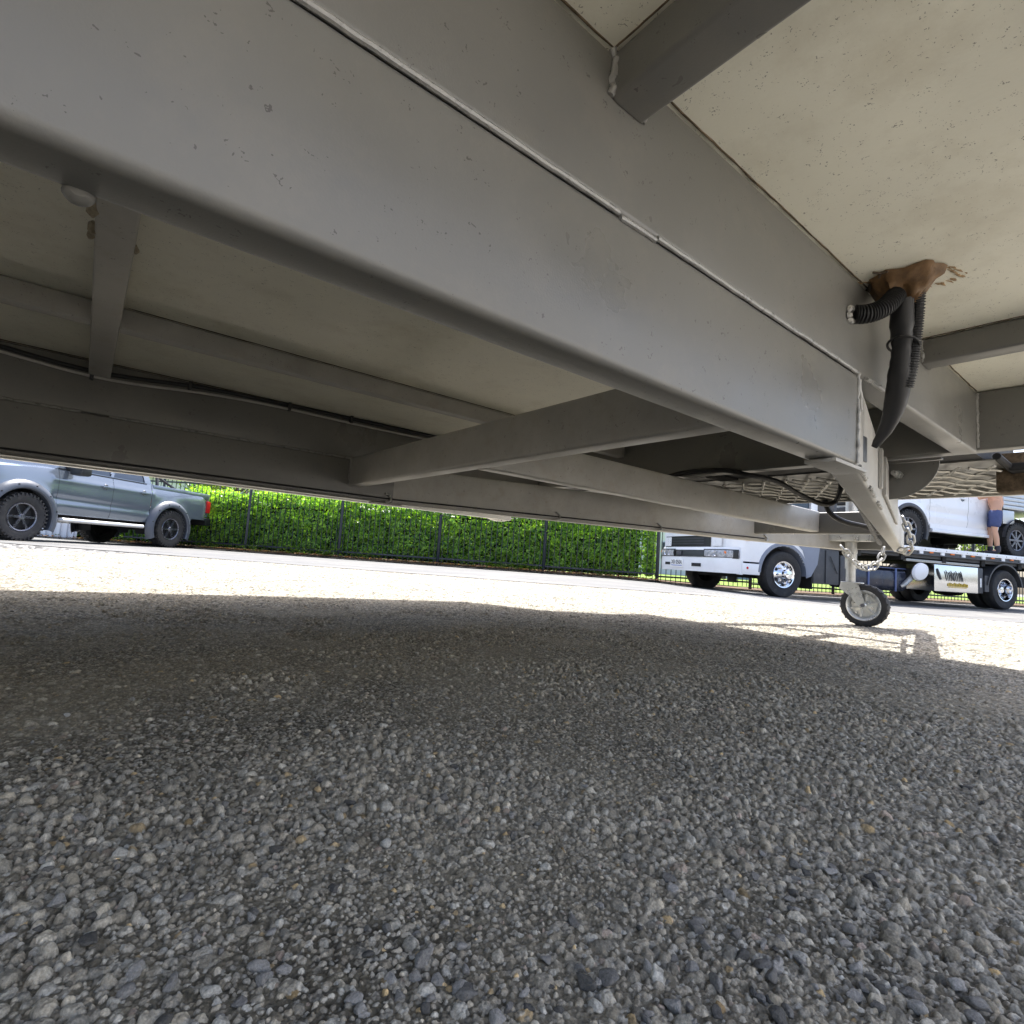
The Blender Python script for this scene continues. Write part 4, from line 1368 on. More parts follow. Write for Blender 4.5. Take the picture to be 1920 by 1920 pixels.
def make_ute(name, label, rootloc, rz, paint, R, W, style, rim_mat, flares, tray, sillz):
    root = empty(name, label, 'pickup', rootloc, rz)
    XF, XR = 1.575, -1.575
    belt = [(-2.80, 1.30), (-1.0, 1.31), (0.9, 1.30), (1.15, 1.275), (1.6, 1.24), (2.1, 1.18), (2.45, 1.08), (2.52, 0.95)]
    RA = R * 1.22 if flares else R * 1.20
    hub = R
    def yfun(x, z):
        y = 0.915 - 0.05 * max(0, (z - 1.0) / 0.3) ** 2 - 0.07 * max(0, (0.75 - z) / 0.3) ** 2
        # character crease running up along the lower doors
        zc = 0.70 + 0.03 * (x + 1) / 2
        if -1.1 < x < 1.1:
            y -= 0.022 * math.exp(-((z - zc - 0.04) / 0.07) ** 2)
            y += 0.012 * math.exp(-((z - 1.12) / 0.05) ** 2)
        if x > 1.9:
            y -= 0.30 * ((x - 1.9) / 0.62) ** 2.2
        if x < -2.5:
            y -= 0.10 * ((-2.5 - x) / 0.3) ** 2
        # bulge over the wheels
        for xc in (XF, XR):
            d = math.hypot(x - xc, z - hub)
            y += 0.03 * math.exp(-((d - RA) / 0.12) ** 2)
        return y
    def panel(m, x0, x1, z0f, z1f, sgn, dx=0.03, nz=26):
        nx = max(3, int((x1 - x0) / dx))
        P = []
        for i in range(nx + 1):
            x = x0 + (x1 - x0) * i / nx
            za, zb = z0f(x), z1f(x)
            P.append([(x, sgn * yfun(x, za + (zb - za) * j / nz), za + (zb - za) * j / nz) for j in range(nz + 1)])
        def keep(c):
            return all(math.hypot(c.x - xc, c.z - hub) > RA for xc in (XF, XR))
        m.grid(P, keep)
    bz = lambda x: lerp_tab(belt, x)
    sill = lambda x: sillz + (0.03 if x > 2.2 else 0) + (0.18 if x < -2.2 else 0)
    back = -1.02
    tail = -2.80 if not tray else -1.08
    body = MB()
    for sg in (1, -1):
        panel(body, 1.005, 2.52, sill, bz, sg)
        if not tray:
            panel(body, tail, back - 0.008, sill, bz, sg)
        # inner liner so that gaps read dark
    # hood and front
    P = []
    for i in range(16):
        x = 0.95 + (2.52 - 0.95) * i / 15
        P.append([(x, yfun(x, bz(x)) * t, bz(x) + 0.06 * (1 - abs(t) ** 2.5) - 0.0) for t in np.linspace(-1, 1, 15)])
    body.grid(P)
    P = []
    for k in range(8):
        z = 0.55 + (0.95 - 0.55) * k / 7
        P.append([(2.52 + 0.10 * (1 - t * t) - 0.04 * (1 - k / 7), yfun(2.52, z) * t, z + 0.06 * (1 - abs(t) ** 2.5) * k / 7) for t in np.linspace(-1, 1, 11)])
    body.grid(P)
    # cab shell
    ROOF = 1.86 if not tray else 1.80
    def cab(x0, x1, t):        # t 0 belt -> 1 roof
        return x0 + (x1 - x0) * t
    fx0, fx1, rx0, rx1 = 1.05, 0.28, -1.04, -0.86
    for sg in (1, -1):
        P = []
        ns, nt_ = 60, 20
        for i in range(ns + 1):
            s = i / ns
            row = []
            for j in range(nt_ + 1):
                t = j / nt_
                xa, xb = cab(rx0, rx1, t), cab(fx0, fx1, t)
                z = 1.295 + (ROOF - 1.295) * t
                row.append((xa + (xb - xa) * s, sg * (0.862 - 0.20 * t ** 1.3), z))
            P.append(row)
        def keep(c):
            t = (c.z - 1.295) / (ROOF - 1.295)
            xa, xb = cab(rx0, rx1, t), cab(fx0, fx1, t)
            inw = 0.06 < t < 0.86 and xa + 0.16 < c.x < xb - 0.10 and not (-0.13 < c.x < -0.05)
            return not inw
        body.grid(P, keep)
    body.grid([[(x, y * (0.662), ROOF + 0.035 * (1 - (y) ** 2) * (1 - ((x + .29) / .6) ** 4 * .6)) for y in np.linspace(-1, 1, 9)] for x in np.linspace(-0.86, 0.28, 9)])
    if not tray:
        body.box(-2.80, -1.06, -0.80, 0.80, 0.78, 0.82)
        for sg in (1, -1):
            body.box(-2.79, -1.06, min(sg * .80, sg * .885), max(sg * .80, sg * .885), 1.20, 1.315, c=0.012)
        body.box(-2.86, -2.80, -0.82, 0.82, 0.76, 1.31, c=0.02)
    body.box(-1.06, -1.02, -0.85, 0.85, 0.6, 1.33)
    body.build('body', paint, root)
    inner = MB()
    inner.box(-1.0, 1.35, -0.84, 0.84, sillz + 0.02, 1.22)
    inner.box(1.1, 2.45, -0.55, 0.55, 0.55, 1.15)
    inner.box(-2.7 if not tray else -2.9, -1.05, -0.50, 0.50, 0.50, 0.80)
    for xc in (XF, XR):
        inner.box(xc - 0.08, xc + 0.08, -0.8, 0.8, hub - 0.07, hub + 0.07)
        for sg in (1, -1):
            P = []
            for k in range(15):
                a = -0.3 + (PI + 0.6) * k / 14
                P.append([(xc + RA * 1.02 * math.cos(a), sg * 0.55, hub + RA * 1.02 * math.sin(a)), (xc + RA * 1.02 * math.cos(a), sg * 0.90, hub + RA * 1.02 * math.sin(a))])
            inner.grid(P)
    inner.box(-2.6, 2.3, -0.45, -0.35, 0.42, 0.54).box(-2.6, 2.3, 0.35, 0.45, 0.42, 0.54)
    inner.build('underbody', M_blackmatt, root, None, 0)
    for sg in (1, -1):
        for nm, x0, x1 in (('front_door', -0.086, 0.998), ('rear_door', -1.015, -0.094)):
            m = MB()
            z1 = (lambda x: 1.297)
            panel(m, x0, x1, sill, z1, sg)
            d = m.build(nm, paint, root)
            hx = x0 + 0.17 if nm == 'front_door' else x0 + 0.20
            h = MB()
            yh = sg * (yfun(hx, 1.10) + 0.012)
            h.box(hx - 0.09, hx + 0.09, min(yh, yh + sg * 0.022), max(yh, yh + sg * 0.022), 1.085, 1.118, c=0.008)
            h.build('handle', paint if not tray else M_utewhite, d)
            hb = MB()
            hb.lathe([(0, 0.0), (0.05, 0.0), (0.055, -0.01), (0, -0.01)], 16, Tm(hx, sg * (yfun(hx, 1.1) + (.006)), 1.10) @ (Matrix.Identity(4) if sg > 0 else Rm('Z', 180)))
            hb.build('handle_cup', M_darkmetal, d)
        # side glass
        g = MB()
        def gp(x, t):
            return (x, sg * (0.862 - 0.20 * t ** 1.3 - 0.012), 1.295 + (ROOF - 1.295) * t)
        for (a0, a1, b0, b1) in ((-0.05, 0.92, -0.05, 0.30), (-0.86, -0.12, -0.76, -0.12)):
            P = []
            for j in range(7):
                t = 0.0 + 0.9 * j / 6
                xa = a0 + (b0 - a0) * t; xb = a1 + (b1 - a1) * t
                P.append([gp(xa, t), gp(xb, t)])
            MB().grid(P).build('side_window', M_glass, root)
        gs = MB()
        gs.box(-0.90, 1.0, min(sg * .855, sg * .872), max(sg * .855, sg * .872), 1.292, 1.312)
        gs.build('window_seal', M_black, root)
        # mirror
        mm = MB()
        mm.box(0.66, 0.88, min(sg * 0.95, sg * 1.20), max(sg * 0.95, sg * 1.20), 1.215, 1.44, c=0.04)
        mm.box(0.78, 0.85, min(sg * .84, sg * .97), max(sg * .84, sg * .97), 1.305, 1.36, c=0.01)
        mm.build('mirror', M_black if not tray else M_utewhite, root)
        if flares:
            for xc in (XF, XR):
                P = []
                for k in range(33):
                    a = -0.42 + (PI + 0.84) * k / 32
                    row = []
                    for (dr, dy) in ((-0.012, -0.03), (-0.015, 0.075), (0.0, 0.095), (0.035, 0.10), (0.085, 0.08), (0.125, 0.035), (0.14, 0.0)):
                        r = RA + dr
                        x, z = xc + r * math.cos(a), hub + r * math.sin(a)
                        row.append((x, sg * (0.905 + dy - (0.26 * max(0, x - 1.9) ** 1.6 if x > 1.9 else 0)), z))
                    P.append(row)
                fl = MB().grid(P).build('fender_flare', M_flare, root)
                bm_ = MB()
                for k in range(6):
                    a = 0.25 + (PI - 0.5) * k / 5
                    r = RA + 0.06
                    bm_.lathe([(0, .012), (.012, .010), (.014, 0)], 8, Tm(xc + r * math.cos(a), sg * 0.995, hub + r * math.sin(a)) @ (Matrix.Identity(4) if sg > 0 else Rm('Z', 180)))
                bm_.build('bolt', M_black, fl)
                mf = MB().box(xc - RA - 0.05, xc - RA - 0.035, min(sg * .72, sg * .98), max(sg * .72, sg * .98), 0.25, hub + 0.1)
                mf.build('mud_flap', M_black, root)
        else:
            for xc in ((XF,) if tray else (XF, XR)):
                P = []
                for k in range(33):
                    a = -0.42 + (PI + 0.84) * k / 32
                    row = []
                    for (dr, dy) in ((-0.02, -0.06), (-0.02, 0.035), (0.0, 0.045), (0.05, 0.03), (0.065, 0.0)):
                        r = RA + dr
                        row.append((xc + r * math.cos(a), sg * (0.915 + dy), hub + r * math.sin(a)))
                    P.append(row)
                MB().grid(P).build('fender_flare', M_trkgrey, root)
                MB().box(xc - RA - 0.05, xc - RA - 0.02, min(sg * .72, sg * .95), max(sg * .72, sg * .95), 0.28, hub + 0.1).build('mud_flap', M_black, root)
        # side step
        stp = MB()
        if flares:
            stp.tube([(-0.88, sg * 0.86, 0.40), (-0.84, sg * 0.95, 0.405), (0.90, sg * 0.95, 0.405), (0.94, sg * 0.86, 0.40)], 0.038, 10)
        else:
            stp.box(-0.92, 0.95, min(sg * .80, sg * .93), max(sg * .80, sg * .93), 0.36, 0.425, c=0.012)
            stp.box(-0.95, 0.98, min(sg * .82, sg * .90), max(sg * .82, sg * .90), 0.43, sillz + 0.02)
        stp.build('side_step', M_alloy if flares else M_utewhite, root)
        # lamps
        hl = MB()
        hl.box(2.18, 2.50, min(sg * .50, sg * .80), max(sg * .50, sg * .80), 0.93, 1.07, c=0.03)
        hl.build('headlight', M_lens, root)
        if not tray:
            tl = MB()
            tl.box(-2.875, -2.74, min(sg * .735, sg * .872), max(sg * .735, sg * .872), 0.86, 1.15, c=0.03)
            t_ = tl.build('tail_light', M_red, root)
    # glass front/rear
    MB().grid([[(cab(fx0, fx1, t) - 0.01, y * (0.85 - 0.2 * t ** 1.3), 1.295 + (ROOF - 1.295) * t) for y in np.linspace(-1, 1, 7)] for t in np.linspace(0, 0.98, 6)]).build('windscreen', M_glass, root)
    MB().grid([[(cab(rx0, rx1, t) + 0.0, y * (0.80 - 0.2 * t ** 1.3), 1.34 + (ROOF - 1.36) * t) for y in np.linspace(-1, 1, 7)] for t in np.linspace(0, 0.95, 6)]).build('rear_window', M_glass, root)
    bp = Multi()
    bp.box(2.40, 2.62, -0.80, 0.80, 0.52, 0.74, c=0.05)
    if not tray:
        bp.box(-2.98, -2.78, -0.84, 0.84, 0.56, 0.74, c=0.03)
    bp.build('bumper', M_black, root)
    gr = MB()
    gr.box(2.55, 2.64, -0.48, 0.48, 0.78, 1.03, c=0.02)
    gr.build('grille', M_black, root)
    if not tray:
        # sports bar in the tub
        sb = MB()
        sb.tube([(-1.25, 0.80, 1.30), (-1.30, 0.72, 1.55), (-1.32, 0.4, 1.62), (-1.32, -0.4, 1.62), (-1.30, -0.72, 1.55), (-1.25, -0.80, 1.30)], 0.035, 10)
        sb.tube([(-1.30, 0.72, 1.52), (-1.75, 0.80, 1.31)], 0.03, 8).tube([(-1.30, -0.72, 1.52), (-1.75, -0.80, 1.31)], 0.03, 8)
        sb.build('sports_bar', M_black, root)
    else:
        tb = MB()
        tb.box(-3.05, -1.14, -0.92, 0.92, 1.02, 1.10, c=0.01)
        for k in range(3):
            for sg in (1, -1):
                tb.box(-3.05, -1.14, min(sg * .90, sg * .925), max(sg * .90, sg * .925), 1.11 + .085 * k, 1.185 + .085 * k, c=0.004)
        tb.box(-1.16, -1.12, -0.92, 0.92, 1.10, 1.75, c=0.01)
        for sg in (1, -1):
            tb.box(-1.5, -1.14, min(sg * .78, sg * .91), max(sg * .78, sg * .91), 0.70, 0.99, c=0.01)
        tb.build('alloy_tray', M_alloy, root)
        mg = Multi()
        for sg in (1, -1):
            P = []
            for k in range(13):
                a = 0.1 + (PI - 0.2) * k / 12
                P.append([(XR + RA * 0.98 * math.cos(a), sg * 0.70, hub + RA * 0.98 * math.sin(a)), (XR + RA * 0.98 * math.cos(a), sg * 0.95, hub + RA * 0.98 * math.sin(a))])
            mg.grid(P)
        mg.build('mudguard', M_trkgrey, root)
        # crate like tool boxes on the tray
        MB().box(-2.2, -1.3, 0.40, 0.88, 1.12, 1.5, c=0.02).build('tray_box', M_alloy, root)
    for xc in (XF, XR):
        for sg in (1, -1):
            wheel(root, xc, sg * (0.95 - W / 2 + (0.04 if flares else -0.02)), hub, R, W, sg, style, rim_mat)
    return root


M_flare = surf('flare_grey_blue', (0.075, 0.085, 0.105), 0.38, 0.1, 0.05, 4.0)

# silver-blue utility parked tail-in to the hedge; its left side is toward us
pf, pr = Vector((-8.02, 8.97)), Vector((-7.52, 12.05))
mid = (pf + pr) / 2
d2 = (pf - pr).normalized()
lft = Vector((-d2.y, d2.x))
cc = mid - lft * 0.96
wp = XZ(cc.x, cc.y)
dw = Vector((d2.x * RX + d2.y * FX, d2.x * RY + d2.y * FY))
make_ute('pickup_truck', 'silver blue dual cab pickup with wide flares and black wheels parked beside the hedge',
         (wp.x, wp.y, gz(wp) + 0.012), math.atan2(dw.y, dw.x), M_utepaint, 0.40, 0.27, 'split', M_darkmetal, True, False, 0.50)


# ------------------------------------------------------------------ flatbed tow truck
TA = Vector((0.953, 0.302)).normalized()          # toward its rear, (right, ahead)
TN = Vector((-TA.y, TA.x))                        # to its far side
TP = Vector((4.70, 9.30)) + TN * 1.12
tw_ = XZ(TP.x, TP.y)
fd = Vector((-(TA.x * RX + TA.y * FX), -(TA.x * RY + TA.y * FY)))
TRZ = math.atan2(fd.y, fd.x)
TZ = -0.095


def text_mesh(s, size, name, mat, M, parent, depth=0.002):
    cu = bpy.data.curves.new(name, 'FONT')
    cu.body = s
    cu.size = size
    cu.extrude = depth
    cu.align_x = 'CENTER'
    cu.align_y = 'CENTER'
    t = bpy.data.objects.new(name, cu)
    me = bpy.data.meshes.new_from_object(t)
    bpy.data.objects.remove(t)
    me.transform(M)
    me.materials.clear(); me.materials.append(mat)
    o = bpy.data.objects.new(name, me)
    COL.objects.link(o)
    o.parent = parent
    return o


def make_truck():
    root = empty('tow_truck', 'white flatbed tow truck parked along the fence carrying a white pickup', 'truck', (tw_.x, tw_.y, TZ), TRZ)
    R, W = 0.40, 0.235
    RA = 0.485
    FXX = 1.03
    def yf(x, z):
        y = 1.10
        if x > FXX - 0.30:
            y -= 0.20 * ((x - (FXX - 0.30)) / 0.30) ** 2.4
        y -= 0.05 * max(0, (z - 1.3) / 1.4)
        return y
    cab = MB()
    def keep(c):
        return math.hypot(c.x, c.z - R) > RA
    for sg in (1, -1):
        P = []
        for i in range(64):
            x = -0.72 + (FXX + 0.72) * i / 63
            row = []
            for j in range(60):
                z = 0.575 + (1.55 - 0.575) * j / 59
                row.append((x, sg * yf(x, z), z))
            P.append(row)
        cab.grid(P, keep)
    # front face above the bumper, roof
    def front(z0, z1, y0=-1, y1=1, off=0.0, n=14, nz=6):
        return [[(FXX + 0.05 * (1 - t * t) - 0.10 * max(0, (z - 1.3) / 1.3) + off, t * (0.90 - 0.05 * max(0, (z - 1.3) / 1.4)), z) for t in np.linspace(y0, y1, n)] for z in np.linspace(z0, z1, nz)]
    cab.grid(front(0.575, 1.5))
    for sg in (1, -1):
        cab.box(-0.72, -0.60, min(sg * 1.03, sg * 1.08), max(sg * 1.03, sg * 1.08), 1.5, 2.55)
        cab.box(0.82, 0.92, min(sg * .98, sg * 1.05), max(sg * .98, sg * 1.05), 1.5, 2.5)
        cab.box(0.1, 0.18, min(sg * 1.02, sg * 1.07), max(sg * 1.02, sg * 1.07), 1.5, 2.5)
    cab.box(-0.72, 0.95, -1.06, 1.06, 2.5, 2.68, c=0.06)
    cab.box(-0.74, -0.70, -1.08, 1.08, 0.75, 2.55)
    cabo = cab.build('cab', M_trkwhite, root)
    inn = MB()
    inn.box(-0.66, 0.85, -0.80, 0.80, 0.62, 1.45)
    inn.box(-7.6, 0.9, -0.46, -0.38, 0.48, 0.72).box(-7.6, 0.9, 0.38, 0.46, 0.48, 0.72)
    inn.box(-0.35, 0.35, -0.7, 0.7, 0.30, 0.42)
    inn.box(-6.0, -5.2, -0.6, 0.6, 0.30, 0.46)
    inn.lathe([(0, -.28), (.20, -.24), (.23, 0), (.20, .24), (0, .28)], 18, Tm(-5.62, 0, 0.42))
    for k in range(6):
        inn.box(-7.3 + 1.1 * k, -7.2 + 1.1 * k, -1.05, 1.05, 0.84, 0.955)
    inn.box(0.1, 0.95, -0.75, 0.75, 0.42, 0.60)
    inn.build('chassis', M_blackmatt, root, None, 0)
    MB().grid(front(1.52, 2.42)).build('windscreen', M_glass, root)
    for sg in (1, -1):
        MB().box(-0.58, 0.80, min(sg * 1.0, sg * 1.045), max(sg * 1.0, sg * 1.045), 1.52, 2.45).build('side_window', M_glass, root)
    # wheel-arch mudguard, bluish grey
    for sg in (1, -1):
        P = []
        for k in range(25):
            a = 0.02 + (PI - 0.0) * k / 24
            zz = R + (RA + 0.0) * math.sin(a)
            P.append([(RA * math.cos(a), sg * 0.80, zz), (RA * math.cos(a), sg * 1.115, zz), (1.10 * RA * math.cos(a), sg * 1.118, R + 1.10 * RA * math.sin(a)), (1.13 * RA * math.cos(a), sg * 1.10, R + 1.13 * RA * math.sin(a))])
        mg = MB().grid(P)
        mg.build('mudguard', M_guard, root)
        bp_ = MB()
        bp_.add([(-0.49, sg * 1.105, 0.36), (-0.49, sg * 1.105, 0.62), (-0.40, sg * 1.105, 0.84), (-0.2, sg * 1.105, 1.0), (-0.80, sg * 1.105, 1.0), (-0.74, sg * 1.105, 0.62), (-0.60, sg * 1.105, 0.40)],
                [(0, 1, 5, 6), (1, 2, 4, 5), (2, 3, 4)])
        bp_.build('guard_panel', M_guard, root)
        MB().box(-0.66, -0.64, min(sg * .8, sg * 1.08), max(sg * .8, sg * 1.08), 0.18, 0.62).build('mud_flap', M_rubber, root)
    # bumper
    bm_ = MB()
    def bump(z0, z1, y0, y1, off):
        return [[(FXX + 0.02 + 0.05 * (1 - min(1, abs(y / 1.1)) ** 2) + off - 0.18 * max(0, (abs(y) - 0.85) / 0.25) ** 2 - 0.02 * ((z - 0.5) / 0.2) ** 2, y, z) for y in np.linspace(y0, y1, 24)] for z in np.linspace(z0, z1, 7)]
    bm_.grid(bump(0.36, 0.615, -1.10, 1.10, 0.03))
    bm_.grid([[(FXX + 0.05 * (1 - min(1, abs(y / 1.1)) ** 2) + o - 0.18 * max(0, (abs(y) - 0.85) / 0.25) ** 2, y, z) for y in np.linspace(-1.1, 1.1, 24)] for o, z in ((0.05, 0.615), (0.0, 0.62))])
    bm_.grid(bump(0.745, 0.80, -1.10, 1.10, 0.03))
    for sg in (1, -1):
        bm_.box(0.50, 0.86, min(sg * 1.06, sg * 1.112), max(sg * 1.06, sg * 1.112), 0.36, 0.548, c=0.012)
        bm_.box(0.84, 0.90, min(sg * 1.02, sg * 1.10), max(sg * 1.02, sg * 1.10), 0.35, 0.80)
    bo = bm_.build('bumper', M_trkwhite, root)
    for sg in (1, -1):
        MB().lathe([(0, 0), (.02, 0), (.022, -.008), (0, -.01)], 14, Tm(0.76, sg * 1.118, 0.47) @ (Matrix.Identity(4) if sg > 0 else Rm('Z', 180))).build('reflector', M_red, bo)
    sl = Multi()
    for (y0, y1, z0, z1) in ((-0.74, -0.56, 0.455, 0.505), (0.12, 0.38, 0.445, 0.505)):
        sl.grid(bump(z0, z1, y0, y1, 0.036))
    sl.build('fog_slot', M_blackmatt, bo)
    gr = MB()
    gr.grid(bump(0.625, 0.745, -1.06, 0.46, 0.02))
    gr.grid(front(0.80, 1.02, -0.92, 0.62, 0.012))
    g = gr.build('grille', M_black, root)
    sl = MB()
    for z in (0.845, 0.895, 0.945):
        sl.grid(front(z, z + 0.016, -0.80, 0.45, 0.03, 14, 2))
    sl.box(FXX + 0.068, FXX + 0.095, -0.38, -0.22, 0.64, 0.725, c=0.01)
    sl.build('grille_bar', M_trkgrey, g)
    gc = MB()
    gc.grid(front(1.00, 1.05, -0.98, 0.98, 0.03, 14, 3))
    gc.build('grille_trim', M_trkwhite, g)
    for sg in (1, -1):
        h = MB()
        P = []
        for y in np.linspace(0.46, 1.07, 10):
            x = FXX + 0.02 + 0.05 * (1 - (y / 1.1) ** 2) + 0.028 - 0.18 * max(0, (y - 0.85) / 0.25) ** 2
            P.append([(x, sg * y, 0.625 + 0.0 * y), (x + 0.012, sg * y, 0.685), (x, sg * y, 0.742)])
        h.grid(P)
        ho = h.build('headlight', M_lampbody, root)
        P = [[(p[0] - 0.012, p[1] + (sg * 0.03 if i_ == 9 else -sg * 0.04 if i_ == 0 else 0), p[2] + dz_) for p, dz_ in zip(row_, (-0.018, 0, 0.018))] for i_, row_ in enumerate(P)]
        MB().grid(P).build('lamp_surround', M_black, ho)
        k = MB()
        for y, r in ((0.60, 0.042), (0.74, 0.045)):
            k.lathe([(0, .0), (r * .6, .004), (r, .02)], 16, Tm(FXX + 0.075 - 0.02 * (y - .5), sg * y, 0.685) @ Rm('Z', -90))
        k.build('lamp_bowl', M_chrome, ho)
        MB().lathe([(0, .02), (.03, .014), (.035, 0)], 14, Tm(FXX + 0.035, sg * 0.92, 0.70) @ Rm('Z', -90)).build('indicator', M_orange, ho)
        MB().box(0.72, 0.80, min(sg * 1.10, sg * 1.115), max(sg * 1.10, sg * 1.115), 0.92, 0.985, c=0.006).build('indicator', M_orange, root)
        MB().grid(front(0.815, 0.985, sg * 0.66, sg * 0.93, 0.03, 6, 3)).build('corner_panel', M_trkwhite, root)
        MB().box(-0.05, 0.70, min(sg * 1.10, sg * 1.104), max(sg * 1.10, sg * 1.104), 0.99, 1.0).build('door_crease', M_trkgrey, root)
    # plate
    pm = Tm(FXX + 0.108, -0.325, 0.49)
    MB().box(-0.004, 0.004, -0.188, 0.188, -0.075, 0.078, pm, 0.002).build('number_plate', M_plate, root)
    Mt = pm @ Tm(0.0055, 0, 0.018) @ Matrix(((0, 0, 1, 0), (1, 0, 0, 0), (0, 1, 0, 0), (0, 0, 0, 1)))
    text_mesh('XB 050A', 0.105, 'plate_lettering', M_platetxt, Mt @ Matrix.Diagonal((0.86, 1.05, 1, 1)), root)
    MB().box(0.0042, 0.006, -0.165, 0.165, -0.048, -0.036, pm).build('plate_stripe', M_plateblue, root)
    # running gear boxes on the near side
    bx = MB()
    bx.box(-1.30, -0.72, 0.62, 1.04, 0.28, 0.90, c=0.01)
    bx.box(-1.02, -0.98, 1.04, 1.06, 0.3, 0.88)
    bx.box(-1.52, -1.36, 0.70, 1.02, 0.30, 0.82, c=0.02)
    bx.tube([(-1.26, 1.05, 0.48), (-1.08, 1.06, 0.78)], 0.008, 6)
    bx.build('battery_box', M_trkgrey, root)
    tk = MB()
    P = []
    for k in range(24):
        a = 2 * PI * k / 24
        rx_, rz_ = 0.30, 0.21
        ex = 0.45
        c_, s_2 = math.cos(a), math.sin(a)
        P.append([(x, 0.78 + rx_ * math.copysign(abs(c_) ** ex, c_), 0.445 + rz_ * math.copysign(abs(s_2) ** ex, s_2)) for x in (-1.66, -2.90)])
    P.append(P[0])
    tk.grid(P)
    tk.add([p[0] for p in P[:-1]], [list(range(24))]).add([p[1] for p in P[:-1]], [list(range(24))])
    tko = tk.build('fuel_tank', M_trkblue, root)
    for x in (-1.95, -2.62):
        MB().box(x - 0.02, x + 0.02, 1.078, 1.095, 0.235, 0.66, c=0.004).build('strap', M_blueedge, tko)
    MB().box(-2.9, -1.66, 1.03, 1.075, 0.655, 0.668).build('tank_rail', M_blueedge, tko)
    # pale rounded work lamp leaning out in front of the tank end
    wl_ = MB()
    Mw = Tm(-3.10, 1.17, 0.63) @ Rm('Y', 28)
    wl_.lathe([(0, -.07), (.10, -.06), (.15, -.02), (.165, .01), (.15, .05), (.08, .08), (0, .085)], 26, Mw @ Matrix.Diagonal((1.25, 1, 0.95, 1)))
    wo2 = wl_.build('work_lamp', M_wall, root)
    MB().lathe([(.168, -.004), (.172, .004), (.166, .010)], 26, Mw @ Matrix.Diagonal((1.25, 1, 0.95, 1))).build('rim', M_trkgrey, wo2)
    MB().tube([(-3.04, 1.12, 0.56), (-2.82, 1.11, 0.38), (-2.76, 1.08, 0.33)], [0.05, 0.045, 0.03], 8).build('arm', M_galv, wo2)
    # polished toolbox
    tb = MB().box(-4.83, -3.62, 0.55, 1.09, 0.29, 0.80, c=0.012)
    tbo = tb.build('polished_toolbox', M_polish, root)
    lg = MB()
    for i, x in enumerate(np.linspace(-4.52, -3.98, 13)):
        lg.box(x - 0.015, x + 0.012, 1.0935, 1.0955, 0.395, 0.455 + 0.008 * (i % 3))
    lg.box(-4.50, -4.0, 1.0935, 1.0955, 0.375, 0.388)
    lg.build('lettering', M_yellow, tbo)
    lg = MB()
    for i in range(11):
        x = -4.40 + 0.045 * i
        lg.tube([(x, 1.0945, 0.50), (x + 0.015, 1.0945, 0.56 + 0.03 * math.sin(i)), (x + 0.05, 1.0945, 0.66), (x + 0.07, 1.0945, 0.70 - 0.02 * (i % 3))], [0.004, 0.009, 0.008, 0.003], 5)
    lg.tube([(-3.78, 1.0945, 0.52), (-3.72, 1.0945, 0.62), (-3.68, 1.0945, 0.72)], [0.02, 0.03, 0.02], 5)
    lg.build('emblem', M_trkgrey, tbo)
    MB().box(-5.02, -4.86, 0.6, 1.06, 0.30, 0.80, c=0.01).build('side_bracket', M_trkgrey, root)
    MB().box(-4.97, -4.93, 1.061, 1.065, 0.42, 0.60).build('reflector', M_plate, root)
    MB().box(-4.95, -2.95, 0.98, 1.04, 0.82, 0.87, c=0.006).build('winch_rail', M_galv, root)
    # front and rear wheels
    for sg in (1, -1):
        wheel(root, 0, sg * (1.12 - W / 2), R, R, W, sg, 'truckfront', M_chrome, 0.565, False)
        wheel(root, -5.62, sg * (1.10 - W / 2), R, R, W, sg, 'dual', M_chrome, 0.565, False, dual=True)
        P = []
        for k in range(21):
            a = 0.15 + (PI - 0.3) * k / 20
            r = 0.50
            P.append([(-5.62 + r * math.cos(a), sg * 0.55, R + r * math.sin(a)), (-5.62 + r * math.cos(a), sg * 1.10, R + r * math.sin(a)), (-5.62 + (r + .03) * math.cos(a), sg * 1.10, R + (r + .03) * math.sin(a))])
        rg = MB().grid(P)
        rg.build('mudguard', M_trkgrey, root)
        MB().box(-5.16, -4.98 + -0.06, min(sg * .6, sg * 1.08), max(sg * .6, sg * 1.08), 0.34, 0.66).build('guard_panel', M_trkgrey, root)
    # deck: dark frame below, white side rail with lamp recesses
    dk = MB()
    dk.box(-8.0, -1.10, -1.12, 1.12, 0.956, 1.085)
    dk.box(-8.0, -1.10, -1.02, 1.02, 0.90, 0.955)
    dk.build('deck', M_trkgrey, root, None, 0)
    for sg in (1, -1):
        m = MB()
        ya, yb = min(sg * 1.121, sg * 1.145), max(sg * 1.121, sg * 1.145)
        m.box(-8.0, -1.08, ya, yb, 1.03, 1.105, c=0.004)
        x = -1.45
        lamps = []
        while x > -7.9:
            m.box(x - 0.09 + 0.0, x + 0.0, ya, yb, 0.975, 1.029)
            lamps.append(x - 0.09 - 0.23)
            x -= 0.57
        ro = m.build('side_rail', M_trkwhite, root)
        bl = MB()
        for k in range(24):
            q = -1.3 - 0.285 * k
            bl.lathe([(0, .003), (.008, .003), (.009, 0)], 8, Tm(q, sg * 1.1455, 1.065) @ (Matrix.Identity(4) if sg > 0 else Rm('Z', 180)))
        bl.build('bolt', M_trkgrey, ro)
        MB().box(-8.0, -1.08, min(sg * 1.121, sg * 1.135), max(sg * 1.121, sg * 1.135), 0.955, 0.974).build('rail_lip', M_trkgrey, ro)
        for q in lamps:
            MB().box(q - 0.05, q + 0.05, min(sg * 1.121, sg * 1.139), max(sg * 1.121, sg * 1.139), 1.0, 1.027, c=0.006).build('marker_light', M_orange, ro)
    hb = MB()
